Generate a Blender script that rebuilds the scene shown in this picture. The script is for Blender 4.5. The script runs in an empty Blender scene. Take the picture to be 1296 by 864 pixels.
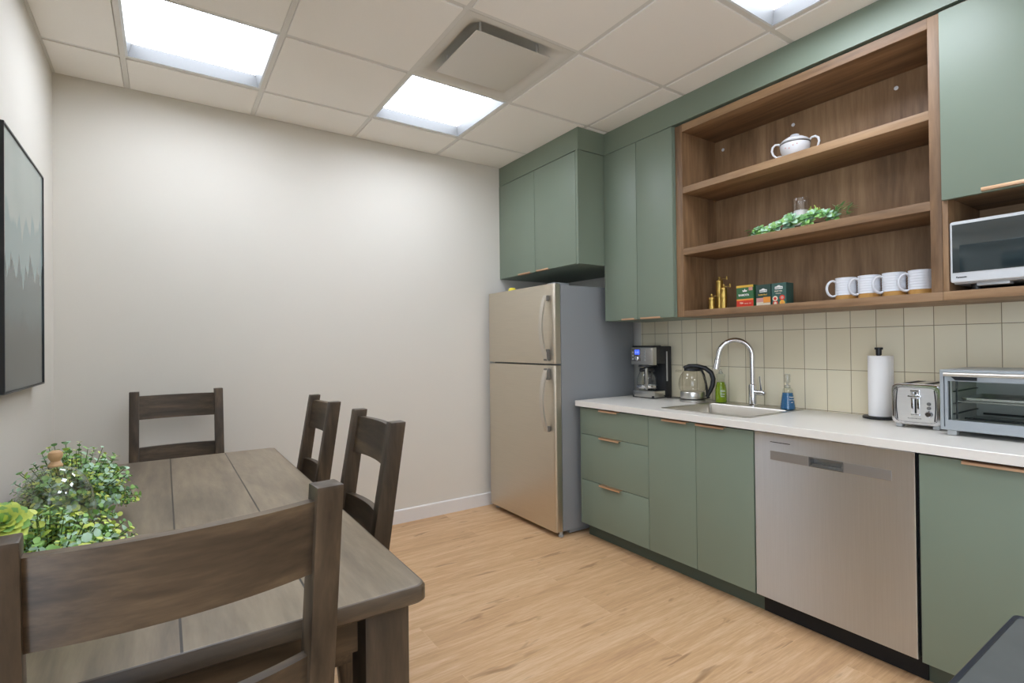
import bpy, bmesh, math, random
from mathutils import Vector, Matrix

random.seed(7)
S = bpy.context.scene
COL = S.collection
PI = math.pi

# ------------------------------------------------------------------ materials
def srgb(r, g, b):
    def f(c):
        c /= 255.0
        return c / 12.92 if c <= 0.04045 else ((c + 0.055) / 1.055) ** 2.4
    return (f(r), f(g), f(b), 1.0)

class NT:
    def __init__(s, name):
        s.mat = bpy.data.materials.new(name)
        s.mat.use_nodes = True
        s.t = s.mat.node_tree
        s.b = s.t.nodes['Principled BSDF']
    def n(s, typ, **kw):
        x = s.t.nodes.new(typ)
        for k, v in kw.items():
            setattr(x, k, v)
        return x
    def l(s, a, b):
        s.t.links.new(a, b)
    def set(s, **kw):
        for k, v in kw.items():
            s.b.inputs[k.replace('_', ' ')].default_value = v
        return s
    def math(s, op, a, b=None, c=None):
        m = s.n('ShaderNodeMath', operation=op)
        for i, x in enumerate((a, b, c)):
            if x is None: continue
            if isinstance(x, (int, float)): m.inputs[i].default_value = x
            else: s.l(x, m.inputs[i])
        return m.outputs[0]
    def mix(s, fac, a, b, mode='MIX'):
        m = s.n('ShaderNodeMix', data_type='RGBA', blend_type=mode)
        for i, x in ((0, fac), (6, a), (7, b)):
            if isinstance(x, (int, float, tuple)): m.inputs[i].default_value = x
            else: s.l(x, m.inputs[i])
        return m.outputs[2]
    def obj(s, scale=(1, 1, 1), rnd=0.0):
        tc = s.n('ShaderNodeTexCoord')
        mp = s.n('ShaderNodeMapping')
        mp.inputs['Scale'].default_value = scale
        s.l(tc.outputs['Object'], mp.inputs['Vector'])
        if rnd:
            oi = s.n('ShaderNodeObjectInfo')
            cb = s.n('ShaderNodeCombineXYZ')
            v = s.math('MULTIPLY', oi.outputs['Random'], rnd)
            for i in range(3): s.l(v, cb.inputs[i])
            s.l(cb.outputs[0], mp.inputs['Location'])
        return mp.outputs[0]
    def noise(s, vec, scale=5, detail=3, rough=.5, dist=0.0):
        x = s.n('ShaderNodeTexNoise')
        x.inputs['Scale'].default_value = scale
        x.inputs['Detail'].default_value = detail
        x.inputs['Roughness'].default_value = rough
        x.inputs['Distortion'].default_value = dist
        s.l(vec, x.inputs['Vector'])
        return x.outputs['Fac']
    def ramp(s, fac, stops):
        r = s.n('ShaderNodeValToRGB')
        e = r.color_ramp.elements
        while len(e) < len(stops): e.new(.5)
        for i, (p, c) in enumerate(stops):
            e[i].position = p; e[i].color = c
        s.l(fac, r.inputs[0])
        return r.outputs[0]
    def bump(s, h, strength=.2, dist=.002):
        b = s.n('ShaderNodeBump')
        b.inputs['Strength'].default_value = strength
        b.inputs['Distance'].default_value = dist
        s.l(h, b.inputs['Height'])
        s.l(b.outputs[0], s.b.inputs['Normal'])

M = {}
def plain(name, col, rough=.5, metal=0.0, noise=0.0, nscale=40, spec=.5, **kw):
    t = NT(name)
    c = srgb(*col)
    t.set(Base_Color=c, Roughness=rough, Metallic=metal)
    t.b.inputs['Specular IOR Level'].default_value = spec
    if noise:
        f = t.noise(t.obj(), nscale, 3)
        a = tuple(x * (1 - noise) for x in c[:3]) + (1,)
        b = tuple(min(1, x * (1 + noise)) for x in c[:3]) + (1,)
        t.l(t.mix(f, a, b), t.b.inputs['Base Color'])
    t.set(**kw)
    M[name] = t.mat
    return t

def wood(name, axis, dark, mid, light, rough=.45, fine=60, broad=6, stretch=.06, bump=.15, spec=.5, wf=.38):
    t = NT(name)
    sc = [1, 1, 1]; sc['xyz'.index(axis)] = stretch
    v = t.obj(tuple(sc), rnd=7.0)
    f1 = t.noise(v, broad, 4, .6, 1.2)
    f2 = t.noise(v, fine, 4, .65)
    f = t.math('ADD', t.math('MULTIPLY', f1, 1 - wf), t.math('MULTIPLY', f2, wf))
    c = t.ramp(f, [(.34, srgb(*dark)), (.5, srgb(*mid)), (.66, srgb(*light))])
    t.l(c, t.b.inputs['Base Color'])
    t.set(Roughness=rough)
    t.b.inputs['Specular IOR Level'].default_value = spec
    if bump: t.bump(f2, bump, .001)
    M[name] = t.mat

def brushed(name, col, rough, aniso, rot=0.0, axis='Z', streak=.06, sscale=(1, .02, 1)):
    t = NT(name)
    t.set(Metallic=1.0, Roughness=rough, Anisotropic=aniso, Anisotropic_Rotation=rot)
    c = srgb(*col)
    f = t.noise(t.obj(sscale), 260, 2)
    a = tuple(x * (1 - streak) for x in c[:3]) + (1,)
    b = tuple(min(1, x * (1 + streak)) for x in c[:3]) + (1,)
    t.l(t.mix(f, a, b), t.b.inputs['Base Color'])
    if aniso:
        tg = t.n('ShaderNodeTangent', direction_type='RADIAL', axis=axis)
        t.l(tg.outputs[0], t.b.inputs['Tangent'])
    M[name] = t.mat

def glassy(name, col=(1, 1, 1, 1), rough=0.0, ior=1.45):
    t = NT(name)
    t.set(Base_Color=col, Roughness=rough, IOR=ior)
    t.b.inputs['Transmission Weight'].default_value = 1.0
    M[name] = t.mat

def thin_glass(name, tint=(1, 1, 1, 1), rough=.02, base=.06):
    # single-sheet glass: clear, with a Fresnel mirror on top
    t = NT(name)
    tr = t.n('ShaderNodeBsdfTransparent'); tr.inputs[0].default_value = tint
    gl = t.n('ShaderNodeBsdfGlossy'); gl.inputs['Roughness'].default_value = rough
    lw = t.n('ShaderNodeLayerWeight'); lw.inputs[0].default_value = .5
    fac = t.math('ADD', t.math('MULTIPLY', t.math('POWER', lw.outputs['Facing'], 4.0), .8), base)
    mx = t.n('ShaderNodeMixShader')
    t.l(fac, mx.inputs[0]); t.l(tr.outputs[0], mx.inputs[1]); t.l(gl.outputs[0], mx.inputs[2])
    out = [x for x in t.t.nodes if x.type == 'OUTPUT_MATERIAL'][0]
    t.l(mx.outputs[0], out.inputs[0])
    M[name] = t.mat

WALL = (223, 219, 210)
t = plain('wall_paint', WALL, .85, spec=.25)
t.bump(t.noise(t.obj(), 350, 2), .05, .001)
plain('ceiling_tile', (244, 240, 233), .95, noise=.03, nscale=300, spec=.1)
plain('ceiling_grid', (222, 219, 212), .6)
plain('fixture_white', (228, 231, 232), .5)
plain('fixture_side', (104, 105, 105), .5)
plain('vent_white', (214, 210, 201), .5)
plain('trim_white', (232, 230, 228), .45)
t = NT('diffuser_glow')
em = t.n('ShaderNodeEmission'); em.inputs[0].default_value = (.92, .985, 1.10, 1); em.inputs[1].default_value = 10.5
t.l(em.outputs[0], [x for x in t.t.nodes if x.type == 'OUTPUT_MATERIAL'][0].inputs[0]); M['diffuser_glow'] = t.mat

# floor: oak planks laid along x
t = NT('oak_floor')
v = t.obj()
br = t.n('ShaderNodeTexBrick'); br.offset = .37; br.offset_frequency = 2
mp = t.n('ShaderNodeMapping'); mp.inputs['Location'].default_value = (.3, -1.725 + .197 * 12, 0)
t.l(v, mp.inputs[0]); t.l(mp.outputs[0], br.inputs['Vector'])
br.inputs['Color1'].default_value = (0, 0, 0, 1); br.inputs['Color2'].default_value = (1, 1, 1, 1)
br.inputs['Mortar'].default_value = (.5, .5, .5, 1)
br.inputs['Scale'].default_value = 1; br.inputs['Mortar Size'].default_value = .0011
br.inputs['Mortar Smooth'].default_value = .2
br.inputs['Brick Width'].default_value = 1.22; br.inputs['Row Height'].default_value = .197
sep = t.n('ShaderNodeSeparateColor'); t.l(br.outputs['Color'], sep.inputs[0])
rnd = sep.outputs[0]
off = t.n('ShaderNodeCombineXYZ'); t.l(t.math('MULTIPLY', rnd, 13.0), off.inputs[0]); t.l(t.math('MULTIPLY', rnd, 5.0), off.inputs[1])
va = t.n('ShaderNodeVectorMath', operation='ADD'); t.l(v, va.inputs[0]); t.l(off.outputs[0], va.inputs[1])
m2 = t.n('ShaderNodeMapping'); m2.inputs['Scale'].default_value = (.07, 1, 1); t.l(va.outputs[0], m2.inputs[0])
m3 = t.n('ShaderNodeMapping'); m3.inputs['Scale'].default_value = (.22, 1, 1); t.l(va.outputs[0], m3.inputs[0])
g1 = t.noise(m2.outputs[0], 20, 5, .65, .8); g2 = t.noise(m2.outputs[0], 140, 3, .6)
kn = t.noise(m3.outputs[0], 17, 3, .55, .6)
f = t.math('ADD', t.math('MULTIPLY', g1, .6), t.math('MULTIPLY', g2, .4))
f = t.math('ADD', f, t.math('MULTIPLY', t.math('SUBTRACT', rnd, .5), .12))
c = t.ramp(f, [(.3, srgb(178, 140, 104)), (.5, srgb(202, 163, 121)), (.7, srgb(222, 190, 154))])
kf = t.ramp(kn, [(.635, (0, 0, 0, 1)), (.72, (1, 1, 1, 1))])
c = t.mix(t.math('MULTIPLY', kf, .6), c, srgb(130, 95, 62))
c = t.mix(t.math('MULTIPLY', br.outputs['Fac'], .35), c, srgb(228, 198, 160))
t.l(c, t.b.inputs['Base Color']); t.set(Roughness=.42); t.b.inputs['Specular IOR Level'].default_value = .4
t.bump(f, .08, .001)
M['oak_floor'] = t.mat

# backsplash tile, stacked bond
t = NT('backsplash_tile')
tc = t.n('ShaderNodeTexCoord'); sp = t.n('ShaderNodeSeparateXYZ'); t.l(tc.outputs['Object'], sp.inputs[0])
cb = t.n('ShaderNodeCombineXYZ')
TP, TH = .1118, .2106
t.l(t.math('SUBTRACT', sp.outputs[1], 2.088 - TP * 40), cb.inputs[0]); t.l(t.math('SUBTRACT', sp.outputs[2], 1.2943 - TH * 8), cb.inputs[1])
br = t.n('ShaderNodeTexBrick'); br.offset = 0; t.l(cb.outputs[0], br.inputs['Vector'])
br.inputs['Scale'].default_value = 1; br.inputs['Mortar Size'].default_value = .0016; br.inputs['Mortar Smooth'].default_value = .3
br.inputs['Brick Width'].default_value = TP; br.inputs['Row Height'].default_value = TH
br.inputs['Color1'].default_value = srgb(226, 215, 186); br.inputs['Color2'].default_value = srgb(232, 223, 197)
br.inputs['Mortar'].default_value = srgb(140, 126, 100)
t.l(br.outputs['Color'], t.b.inputs['Base Color']); t.set(Roughness=.22)
nz = t.noise(tc.outputs['Object'], 9, 2)
h = t.math('SUBTRACT', t.math('MULTIPLY', nz, .5), t.math('MULTIPLY', br.outputs['Fac'], 1.0))
t.bump(h, .35, .003)
M['backsplash_tile'] = t.mat

GREEN = (121, 133, 117)
plain('sage_green', GREEN, .42, noise=.03, nscale=6, spec=.45)
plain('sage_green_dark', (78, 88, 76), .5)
WD, WM, WL = (95, 70, 47), (136, 105, 74), (166, 134, 99)
wood('walnut_y', 'y', WD, WM, WL, .5, 60, 5, .09, wf=.24)
wood('walnut_z', 'z', WD, WM, WL, .5, 60, 5, .09, wf=.24)
wood('walnut_x', 'x', WD, WM, WL, .5, 60, 5, .09, wf=.24)
TD, TM, TL = (40, 32, 24), (73, 60, 46), (110, 91, 69)
wood('table_wood_x', 'x', TD, TM, TL, .38, 45, 7, .12)
wood('table_wood_z', 'z', TD, TM, TL, .38, 45, 7, .12)
# table top: planks along y with dark joints
t = NT('table_top_wood')
v = t.obj((1, .12, 1)); tc = t.n('ShaderNodeTexCoord'); sp = t.n('ShaderNodeSeparateXYZ'); t.l(tc.outputs['Object'], sp.inputs[0])
f1 = t.noise(v, 7, 4, .6, 1.2); f2 = t.noise(v, 45, 4, .65)
pid = t.math('FLOOR', t.math('DIVIDE', t.math('ADD', sp.outputs[0], .41), .205))
wn = t.n('ShaderNodeTexWhiteNoise', noise_dimensions='1D'); t.l(pid, wn.inputs['W'])
f = t.math('ADD', t.math('MULTIPLY', f1, .62), t.math('MULTIPLY', f2, .38))
f = t.math('ADD', f, t.math('MULTIPLY', t.math('SUBTRACT', wn.outputs[0], .5), .08))
c = t.ramp(f, [(.34, srgb(96, 84, 69)), (.5, srgb(124, 110, 91)), (.66, srgb(148, 133, 111))])
fr = t.math('FRACT', t.math('DIVIDE', t.math('ADD', sp.outputs[0], .41 + 2.05), .205))
jt = t.math('LESS_THAN', t.math('MINIMUM', fr, t.math('SUBTRACT', 1.0, fr)), .010)
c = t.mix(jt, c, srgb(44, 36, 28))
t.l(c, t.b.inputs['Base Color']); t.set(Roughness=.36); t.bump(t.math('SUBTRACT', t.math('MULTIPLY', f2, .2), jt), .5, .002)
M['table_top_wood'] = t.mat

plain('quartz', (226, 222, 214), .3, noise=.015, nscale=120)
plain('brass_pull', (226, 186, 150), .36, .8)
plain('brass', (204, 172, 96), .36, 1.0, noise=.1, nscale=120)
brushed('steel_dw', (214, 217, 220), .36, .97, .25, sscale=(1, 1, .02))
brushed('steel_fridge', (210, 202, 187), .42, .4, .25)
brushed('steel_plain', (205, 203, 198), .28, .0)
brushed('steel_toaster', (214, 211, 206), .42, .0)
M['steel_toaster'].node_tree.nodes['Principled BSDF'].inputs['Metallic'].default_value = .8
brushed('steel_sink', (200, 196, 188), .3, .0)
plain('chrome', (225, 225, 228), .1, 1.0)
plain('handle_metal', (206, 200, 190), .38, .85)
plain('bracket_grey', (120, 118, 114), .45, .6)
plain('fridge_side', (134, 137, 140), .5, noise=.02, nscale=300)
plain('black_plastic', (26, 26, 28), .4)
plain('soft_black', (38, 38, 40), .55)
plain('dark_void', (14, 13, 13), .7)
plain('oven_shell', (166, 172, 176), .35, .3)
plain('oven_inside', (188, 190, 184), .45, .1)
plain('oven_dark', (44, 48, 50), .4)
plain('wire_metal', (190, 190, 186), .3, .9)
plain('white_ceramic', (222, 222, 224), .25)
plain('mug_glaze', (222, 224, 228), .35)
plain('raw_stoneware', (190, 144, 78), .7, noise=.06)
plain('paper_white', (244, 242, 240), .9, spec=.1)
plain('silver_plastic', (186, 188, 188), .4, .2)
plain('strip_steel', (176, 172, 166), .35, .7)
plain('mw_white', (205, 207, 209), .35, .2)
plain('mw_glass', (64, 70, 70), .05, .25, spec=1.0)
plain('mw_window', (58, 70, 74), .04, .5, spec=1.0)
plain('black_text', (20, 20, 22), .5)
plain('grey_text', (120, 118, 112), .5)
plain('white_text', (235, 235, 230), .5)
plain('frame_black', (30, 33, 38), .35)
plain('knob_wood', (208, 168, 124), .5, noise=.08, nscale=60)
thin_glass('candle_clear', (.985, .985, .985, 1), .02, .10)
plain('candle_wax', (250, 248, 244), .5, Subsurface_Weight=.1)
plain('moss_brown', (70, 52, 40), .9)
plain('stem_green', (92, 112, 66), .6)
def leafmat(name, col):
    t = plain(name, col, .5, noise=.12, nscale=50)
    t.b.inputs['Subsurface Weight'].default_value = .12
    t.b.inputs['Subsurface Radius'].default_value = (.004, .006, .002)
leafmat('leaf_green', (150, 194, 112)); leafmat('leaf_blue', (182, 214, 188)); leafmat('leaf_lime', (212, 226, 112)); leafmat('leaf_deep', (112, 160, 100))
plain('liquid_green', (150, 178, 22), .15)
plain('liquid_blue', (52, 122, 180), .15)
M['liquid_green'].node_tree.nodes['Principled BSDF'].inputs['Transmission Weight'].default_value = .35
M['liquid_blue'].node_tree.nodes['Principled BSDF'].inputs['Transmission Weight'].default_value = .35
thin_glass('clear_glass', (.92, .94, .93, 1), .02, .11)
thin_glass('pane_glass', (.97, .98, .98, 1), .0, .0)
thin_glass('oven_glass', (.95, .97, .96, 1), .03, .03)
thin_glass('kettle_glass', (.93, .92, .89, 1), .02, .05)
thin_glass('bottle_plastic', (.95, .97, .94, 1), .05, .03)
thin_glass('frosted_pump', (.86, .87, .86, 1), .3, .12)
t = NT('lcd_blue'); t.set(Base_Color=srgb(60, 90, 230), Roughness=.3)
t.b.inputs['Emission Color'].default_value = srgb(70, 105, 255); t.b.inputs['Emission Strength'].default_value = .8; M['lcd_blue'] = t.mat
plain('lcd_text', (215, 225, 255), .4)
plain('tea_green', (52, 104, 62), .45); plain('tea_dark', (36, 66, 56), .45); plain('tea_teal', (56, 92, 84), .45)
plain('tea_yellow', (226, 182, 70), .45); plain('tea_red', (214, 58, 36), .45); plain('tea_orange', (232, 150, 60), .45)
plain('tea_cream', (228, 214, 190), .5); plain('tea_pink', (206, 150, 140), .5)
plain('yellow_lid', (230, 214, 60), .5)
plain('dark_top', (84, 88, 87), .26, noise=.12, nscale=14, spec=.6)
plain('dark_edge', (30, 36, 44), .35)

# framed print: misty conifers, made from noise tree lines
t = NT('misty_print')
tc = t.n('ShaderNodeTexCoord'); sp = t.n('ShaderNodeSeparateXYZ'); t.l(tc.outputs['Object'], sp.inputs[0])
def tree_mask(base, amp, freq, spike, seed):
    cb = t.n('ShaderNodeCombineXYZ'); t.l(sp.outputs[1], cb.inputs[0]); cb.inputs[1].default_value = seed
    n1 = t.noise(cb.outputs[0], freq, 2)
    n2 = t.noise(cb.outputs[0], freq * 9, 2)
    p = t.math('ABSOLUTE', t.math('SUBTRACT', t.math('FRACT', t.math('ADD', t.math('MULTIPLY', sp.outputs[1], spike), t.math('MULTIPLY', n1, 3.0))), .5))
    line = t.math('ADD', t.math('ADD', t.math('MULTIPLY', n1, amp), t.math('MULTIPLY', n2, amp * .35)), t.math('SUBTRACT', base, t.math('MULTIPLY', p, amp * .5)))
    d = t.math('MULTIPLY', t.math('SUBTRACT', line, sp.outputs[2]), 40.0)
    cl = t.n('ShaderNodeClamp'); t.l(d, cl.inputs[0])
    return cl.outputs[0]
c = t.mix(t.noise(tc.outputs['Object'], 3, 3), srgb(142, 157, 154), srgb(170, 179, 174))
c = t.mix(tree_mask(.02, .30, 3.5, 7, 1.7), c, srgb(138, 158, 158))
c = t.mix(tree_mask(-.16, .30, 4.5, 9, 5.1), c, srgb(74, 94, 98))
c = t.mix(tree_mask(-.34, .28, 3.2, 8, 9.3), c, srgb(34, 46, 50))
t.l(c, t.b.inputs['Base Color']); t.set(Roughness=.16); t.b.inputs['Specular IOR Level'].default_value = .5
M['misty_print'] = t.mat

# ------------------------------------------------------------------ mesh builder
class MB:
    def __init__(s):
        s.bm = bmesh.new(); s.mi = 0
    def m(s, i):
        s.mi = i; return s
    def take(s, b2, mat=None):
        vm = {}
        for v in b2.verts:
            vm[v] = s.bm.verts.new(mat @ v.co if mat else v.co)
        for f in b2.faces:
            try:
                nf = s.bm.faces.new([vm[v] for v in f.verts]); nf.material_index = s.mi
            except ValueError:
                pass
        b2.free(); return s
    def box(s, x0, x1, y0, y1, z0, z1, b=0.0, mat=None, seg=2):
        b2 = bmesh.new(); bmesh.ops.create_cube(b2, size=1)
        bmesh.ops.scale(b2, vec=(abs(x1 - x0), abs(y1 - y0), abs(z1 - z0)), verts=b2.verts)
        bmesh.ops.translate(b2, vec=((x0 + x1) / 2, (y0 + y1) / 2, (z0 + z1) / 2), verts=b2.verts)
        if b: bmesh.ops.bevel(b2, geom=b2.edges[:], offset=b, segments=seg, affect='EDGES', profile=.6)
        return s.take(b2, mat)
    def cyl(s, p0, p1, r0, r1=None, seg=24):
        return s.tube([p0, p1], [r0, r0 if r1 is None else r1], seg)
    def loft(s, loops, cap0=False, cap1=False, closed=False, mat=None):
        vl = [[s.bm.verts.new(mat @ Vector(p) if mat else p) for p in L] for L in loops]
        n = len(vl[0]); R = len(vl)
        for i in range(R if closed else R - 1):
            a, b = vl[i], vl[(i + 1) % R]
            for j in range(n):
                k = (j + 1) % n
                try:
                    f = s.bm.faces.new((a[j], a[k], b[k], b[j])); f.material_index = s.mi
                except ValueError: pass
        for fl, L in ((cap0, vl[0]), (cap1, vl[-1])):
            if fl:
                f = s.bm.faces.new(L); f.material_index = s.mi
        return s
    def lathe(s, prof, c=(0, 0, 0), seg=32, mat=None, cap0=True, cap1=True):
        L = [[(c[0] + r * math.cos(2 * PI * j / seg), c[1] + r * math.sin(2 * PI * j / seg), c[2] + z) for j in range(seg)] for r, z in prof]
        return s.loft(L, cap0 and prof[0][0] > 1e-6, cap1 and prof[-1][0] > 1e-6, mat=mat)
    def tube(s, path, r, seg=12, flat=None, up=None):
        P = [Vector(p) for p in path]; n = len(P)
        rr = r if isinstance(r, (list, tuple)) else [r] * n
        T = []
        for i in range(n):
            d = (P[min(i + 1, n - 1)] - P[max(i - 1, 0)]).normalized(); T.append(d)
        a = Vector(up) if up else (Vector((0, 0, 1)) if abs(T[0].z) < .9 else Vector((1, 0, 0)))
        u = (a - T[0] * a.dot(T[0])).normalized()
        L = []
        for i in range(n):
            if i: u = (u - T[i] * u.dot(T[i])).normalized()
            w = T[i].cross(u)
            fy = flat if flat else 1.0
            L.append([P[i] + u * (rr[i] * math.cos(2 * PI * j / seg)) + w * (rr[i] * fy * math.sin(2 * PI * j / seg)) for j in range(seg)])
        return s.loft(L, True, True)
    def prism(s, poly, axis, a, b, bev=0.0, mat=None):
        # poly in the two other axes (xy order kept), extruded along axis a..b
        def pt(p, t):
            if axis == 'x': return (t, p[0], p[1])
            if axis == 'y': return (p[0], t, p[1])
            return (p[0], p[1], t)
        b2 = bmesh.new()
        A = [b2.verts.new(pt(p, a)) for p in poly]; B = [b2.verts.new(pt(p, b)) for p in poly]
        b2.faces.new(A); b2.faces.new(B[::-1])
        for i in range(len(poly)):
            k = (i + 1) % len(poly); b2.faces.new((A[i], B[i], B[k], A[k]))
        if bev:
            bmesh.ops.recalc_face_normals(b2, faces=b2.faces)
            bmesh.ops.bevel(b2, geom=b2.edges[:], offset=bev, segments=2, affect='EDGES', profile=.6)
        return s.take(b2, mat)
    def sphere(s, c, r, sc=(1, 1, 1), seg=20):
        b2 = bmesh.new(); bmesh.ops.create_uvsphere(b2, u_segments=seg, v_segments=seg // 2, radius=r)
        bmesh.ops.scale(b2, vec=sc, verts=b2.verts); bmesh.ops.translate(b2, vec=c, verts=b2.verts)
        return s.take(b2)
    def text(s, body, size, mat, extr=.0004, align='LEFT', shear=0.0, bold=0.0):
        cu = bpy.data.curves.new('lettering', 'FONT'); cu.body = body; cu.size = size; cu.extrude = extr; cu.align_x = align; cu.shear = shear; cu.offset = bold
        o = bpy.data.objects.new('lettering', cu); COL.objects.link(o)
        bpy.context.view_layer.update()
        me = o.to_mesh(); b2 = bmesh.new(); b2.from_mesh(me); o.to_mesh_clear()
        bpy.data.objects.remove(o); bpy.data.curves.remove(cu)
        return s.take(b2, mat)
    def build(s, name, mats, parent=None, org=(0, 0, 0), smooth=True, ang=35, recalc=True):
        bm = s.bm
        if recalc: bmesh.ops.recalc_face_normals(bm, faces=bm.faces[:])
        if smooth:
            lim = math.radians(ang)
            for f in bm.faces: f.smooth = True
            for e in bm.edges:
                if len(e.link_faces) == 2 and e.calc_face_angle(0) > lim: e.smooth = False
        if tuple(org) != (0, 0, 0): bmesh.ops.translate(bm, vec=(-org[0], -org[1], -org[2]), verts=bm.verts)
        me = bpy.data.meshes.new(name); bm.to_mesh(me); bm.free()
        for k in (mats if isinstance(mats, (list, tuple)) else [mats]): me.materials.append(M[k])
        o = bpy.data.objects.new(name, me); COL.objects.link(o)
        if parent: o.parent = parent
        return o

def face_mx(x, y, z):            # text facing -x (read from inside the room, looking at the kitchen wall)
    return Matrix(((0, 0, -1, x), (-1, 0, 0, y), (0, 1, 0, z), (0, 0, 0, 1)))
def rrect(x0, x1, y0, y1, r, z, n=6):
    P = []
    for cx, cy, a0 in ((x1 - r, y1 - r, 0), (x0 + r, y1 - r, 90), (x0 + r, y0 + r, 180), (x1 - r, y0 + r, 270)):
        for i in range(n + 1):
            a = math.radians(a0 + 90 * i / n); P.append((cx + r * math.cos(a), cy + r * math.sin(a), z))
    return P
def thing(name, label, cat, loc=(0, 0, 0), rz=0.0, group=None):
    o = bpy.data.objects.new(name, None); COL.objects.link(o); o.empty_display_size = .1
    o.location = loc; o.rotation_euler = (0, 0, rz); o['label'] = label; o['category'] = cat
    if group: o['group'] = group
    return o
def structure(name, mb, mats, label=None, cat=None):
    o = mb.build(name, mats); o['kind'] = 'structure'
    o['label'] = label; o['category'] = cat
    return o
def dup(root, loc, rz, label):
    r = root.copy(); COL.objects.link(r); r.location = loc; r.rotation_euler = (0, 0, rz); r['label'] = label
    for ch in list(root.children):
        c = ch.copy(); COL.objects.link(c); c.parent = r
        for g in ch.children:
            d = g.copy(); COL.objects.link(d); d.parent = c
    return r

# ------------------------------------------------------------------ room
XL, YB, XW, ZC, YK = -.4585, 3.4426, 2.8246, 2.629, -2.6
XR = 2.84
structure('floor', MB().box(XL - .1, XR + .1, YK - .1, YB + .1, -.1, 0), 'oak_floor', 'light oak plank floor running across the room', 'floor')
# the near end of the left wall (beside and behind the viewer) gets an added, unseen window to brighten the kitchen
WY0, WY1, WZ0, WZ1 = YK + .9, .5, .30, 2.42
mb = MB().box(XL - .1, XL, YK, WY0, 0, ZC + .2).box(XL - .1, XL, WY1, YB + .1, 0, ZC + .2).box(XL - .1, XL, WY0, WY1, 0, WZ0).box(XL - .1, XL, WY0, WY1, WZ1, ZC + .2)
structure('wall_left', mb, 'wall_paint', 'cream painted wall carrying the framed prints', 'wall')
mb = MB()
for k in range(4):
    y = WY0 + (WY1 - WY0 - .05) * k / 3; mb.m(0).box(XL - .08, XL - .02, y, y + .05, WZ0, WZ1)
for z in (WZ0, WZ1 - .05): mb.box(XL - .079, XL - .021, WY0, WY1, z, z + .05)
mb.m(1).box(XL - .054, XL - .048, WY0 + .01, WY1 - .01, WZ0 + .01, WZ1 - .01)
structure('window_added', mb, ['trim_white', 'pane_glass'], 'added white framed window in the left wall, unseen, for fill light', 'window')
structure('wall_far', MB().box(XL, XR + .1, YB, YB + .1, 0, ZC + .2), 'wall_paint', 'plain cream wall at the far end behind the table', 'wall')
structure('wall_right', MB().box(XR, XR + .1, YK, YB, 0, ZC + .2), 'wall_paint', 'cream wall behind the kitchen cabinets', 'wall')
structure('wall_back', MB().box(XL - .1, XR + .1, YK - .1, YK, 0, ZC + .2), 'wall_paint', 'cream wall behind the viewer', 'wall')
structure('baseboard_far', MB().prism([(YB, 0), (YB - .013, 0), (YB - .013, .088), (YB - .008, .0945), (YB, .0945)], 'x', XL, XR), 'trim_white', 'white baseboard along the far cream wall', 'baseboard')
structure('baseboard_left', MB().prism([(XL, 0), (XL + .013, 0), (XL + .013, .088), (XL + .008, .0945), (XL, .0945)], 'y', YK, YB - .013), 'trim_white', 'white baseboard along the wall beside the table', 'baseboard')
structure('wall_backsplash', MB().box(XW, XR, -.95, 2.548, .86, 1.42), 'backsplash_tile', 'cream upright tiles in straight rows above the worktop', 'wall tile')

GX0, GY0, G = -.1547, 3.0775, .605
lights = [(0, 0), (2, 0), (3, 3), (1, 3), (3, 6), (1, 6)]  # first half visible; second half are unseen lights added to brighten the room
vents = [(2, 1)]
mb = MB()
xs = [XL] + [GX0 + G * i for i in range(0, 5)] + [XR]
ys = [YB] + [GY0 - G * j for j in range(0, 10)] + [YK]
for a in range(len(xs) - 1):
    for b in range(len(ys) - 1):
        if (a - 1, b - 1) in lights or (a - 1, b - 1) in vents: continue
        mb.m(0).box(xs[a] + .0135, xs[a + 1] - .0135, ys[b + 1] + .0135, ys[b] - .0135, ZC - .005, ZC + .012, .0015, seg=1)
for i, x in enumerate(xs):
    mb.m(1).box(x - .0115, x + .0115, YK, YB, ZC, ZC + .03)
for y in ys:
    mb.m(1).box(XL, XR, y - .0115, y + .0115, ZC + .0005, ZC + .03)
mb.m(0).box(XL - .1, XR + .1, YK - .1, YB + .1, ZC + .2, ZC + .25)
structure('ceiling', mb, ['ceiling_tile', 'ceiling_grid'], 'suspended ceiling of square off-white tiles in a white grid', 'ceiling')
# soffit above all wall cabinets
mb = MB()
mb.box(2.438, XR - .002, -.95, 2.5034, 2.481, ZC - .006).box(2.209, XR - .002, 2.5034, YB - .002, 2.481, ZC - .006)
structure('trim_1', mb, 'sage_green', 'green soffit band between wall cabinets and ceiling', 'soffit')

def ceiling_light(i, j, label):
    x0, x1 = GX0 + G * i + .0125, GX0 + G * (i + 1) - .0125
    y1, y0 = GY0 - G * j - .0125, GY0 - G * (j + 1) + .0125
    o = ((x0 + x1) / 2, (y0 + y1) / 2, ZC)
    r = thing('ceiling_light', label, 'light', o, group='recessed square ceiling lights')
    w = .012; f = MB()
    lo = lambda d, z: [(x0 + d, y0 + d, z), (x1 - d, y0 + d, z), (x1 - d, y1 - d, z), (x0 + d, y1 - d, z)]
    f.loft([lo(-.002, ZC + .0004), lo(-.002, ZC - .0012), lo(w - .004, ZC - .0012)])
    f.m(1).loft([lo(w - .004, ZC - .0012), lo(w + .012, ZC + .058), lo(-.002, ZC + .070), lo(-.002, ZC + .0004)])
    f.m(0).box(x0, x1, y0, y1, ZC + .068, ZC + .074)
    f.build('frame', ['fixture_white', 'fixture_side'], r, o)
    MB().box(x0 + .024, x1 - .024, y0 + .024, y1 - .024, ZC + .056, ZC + .064).build('diffuser', 'diffuser_glow', r, o)
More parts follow.
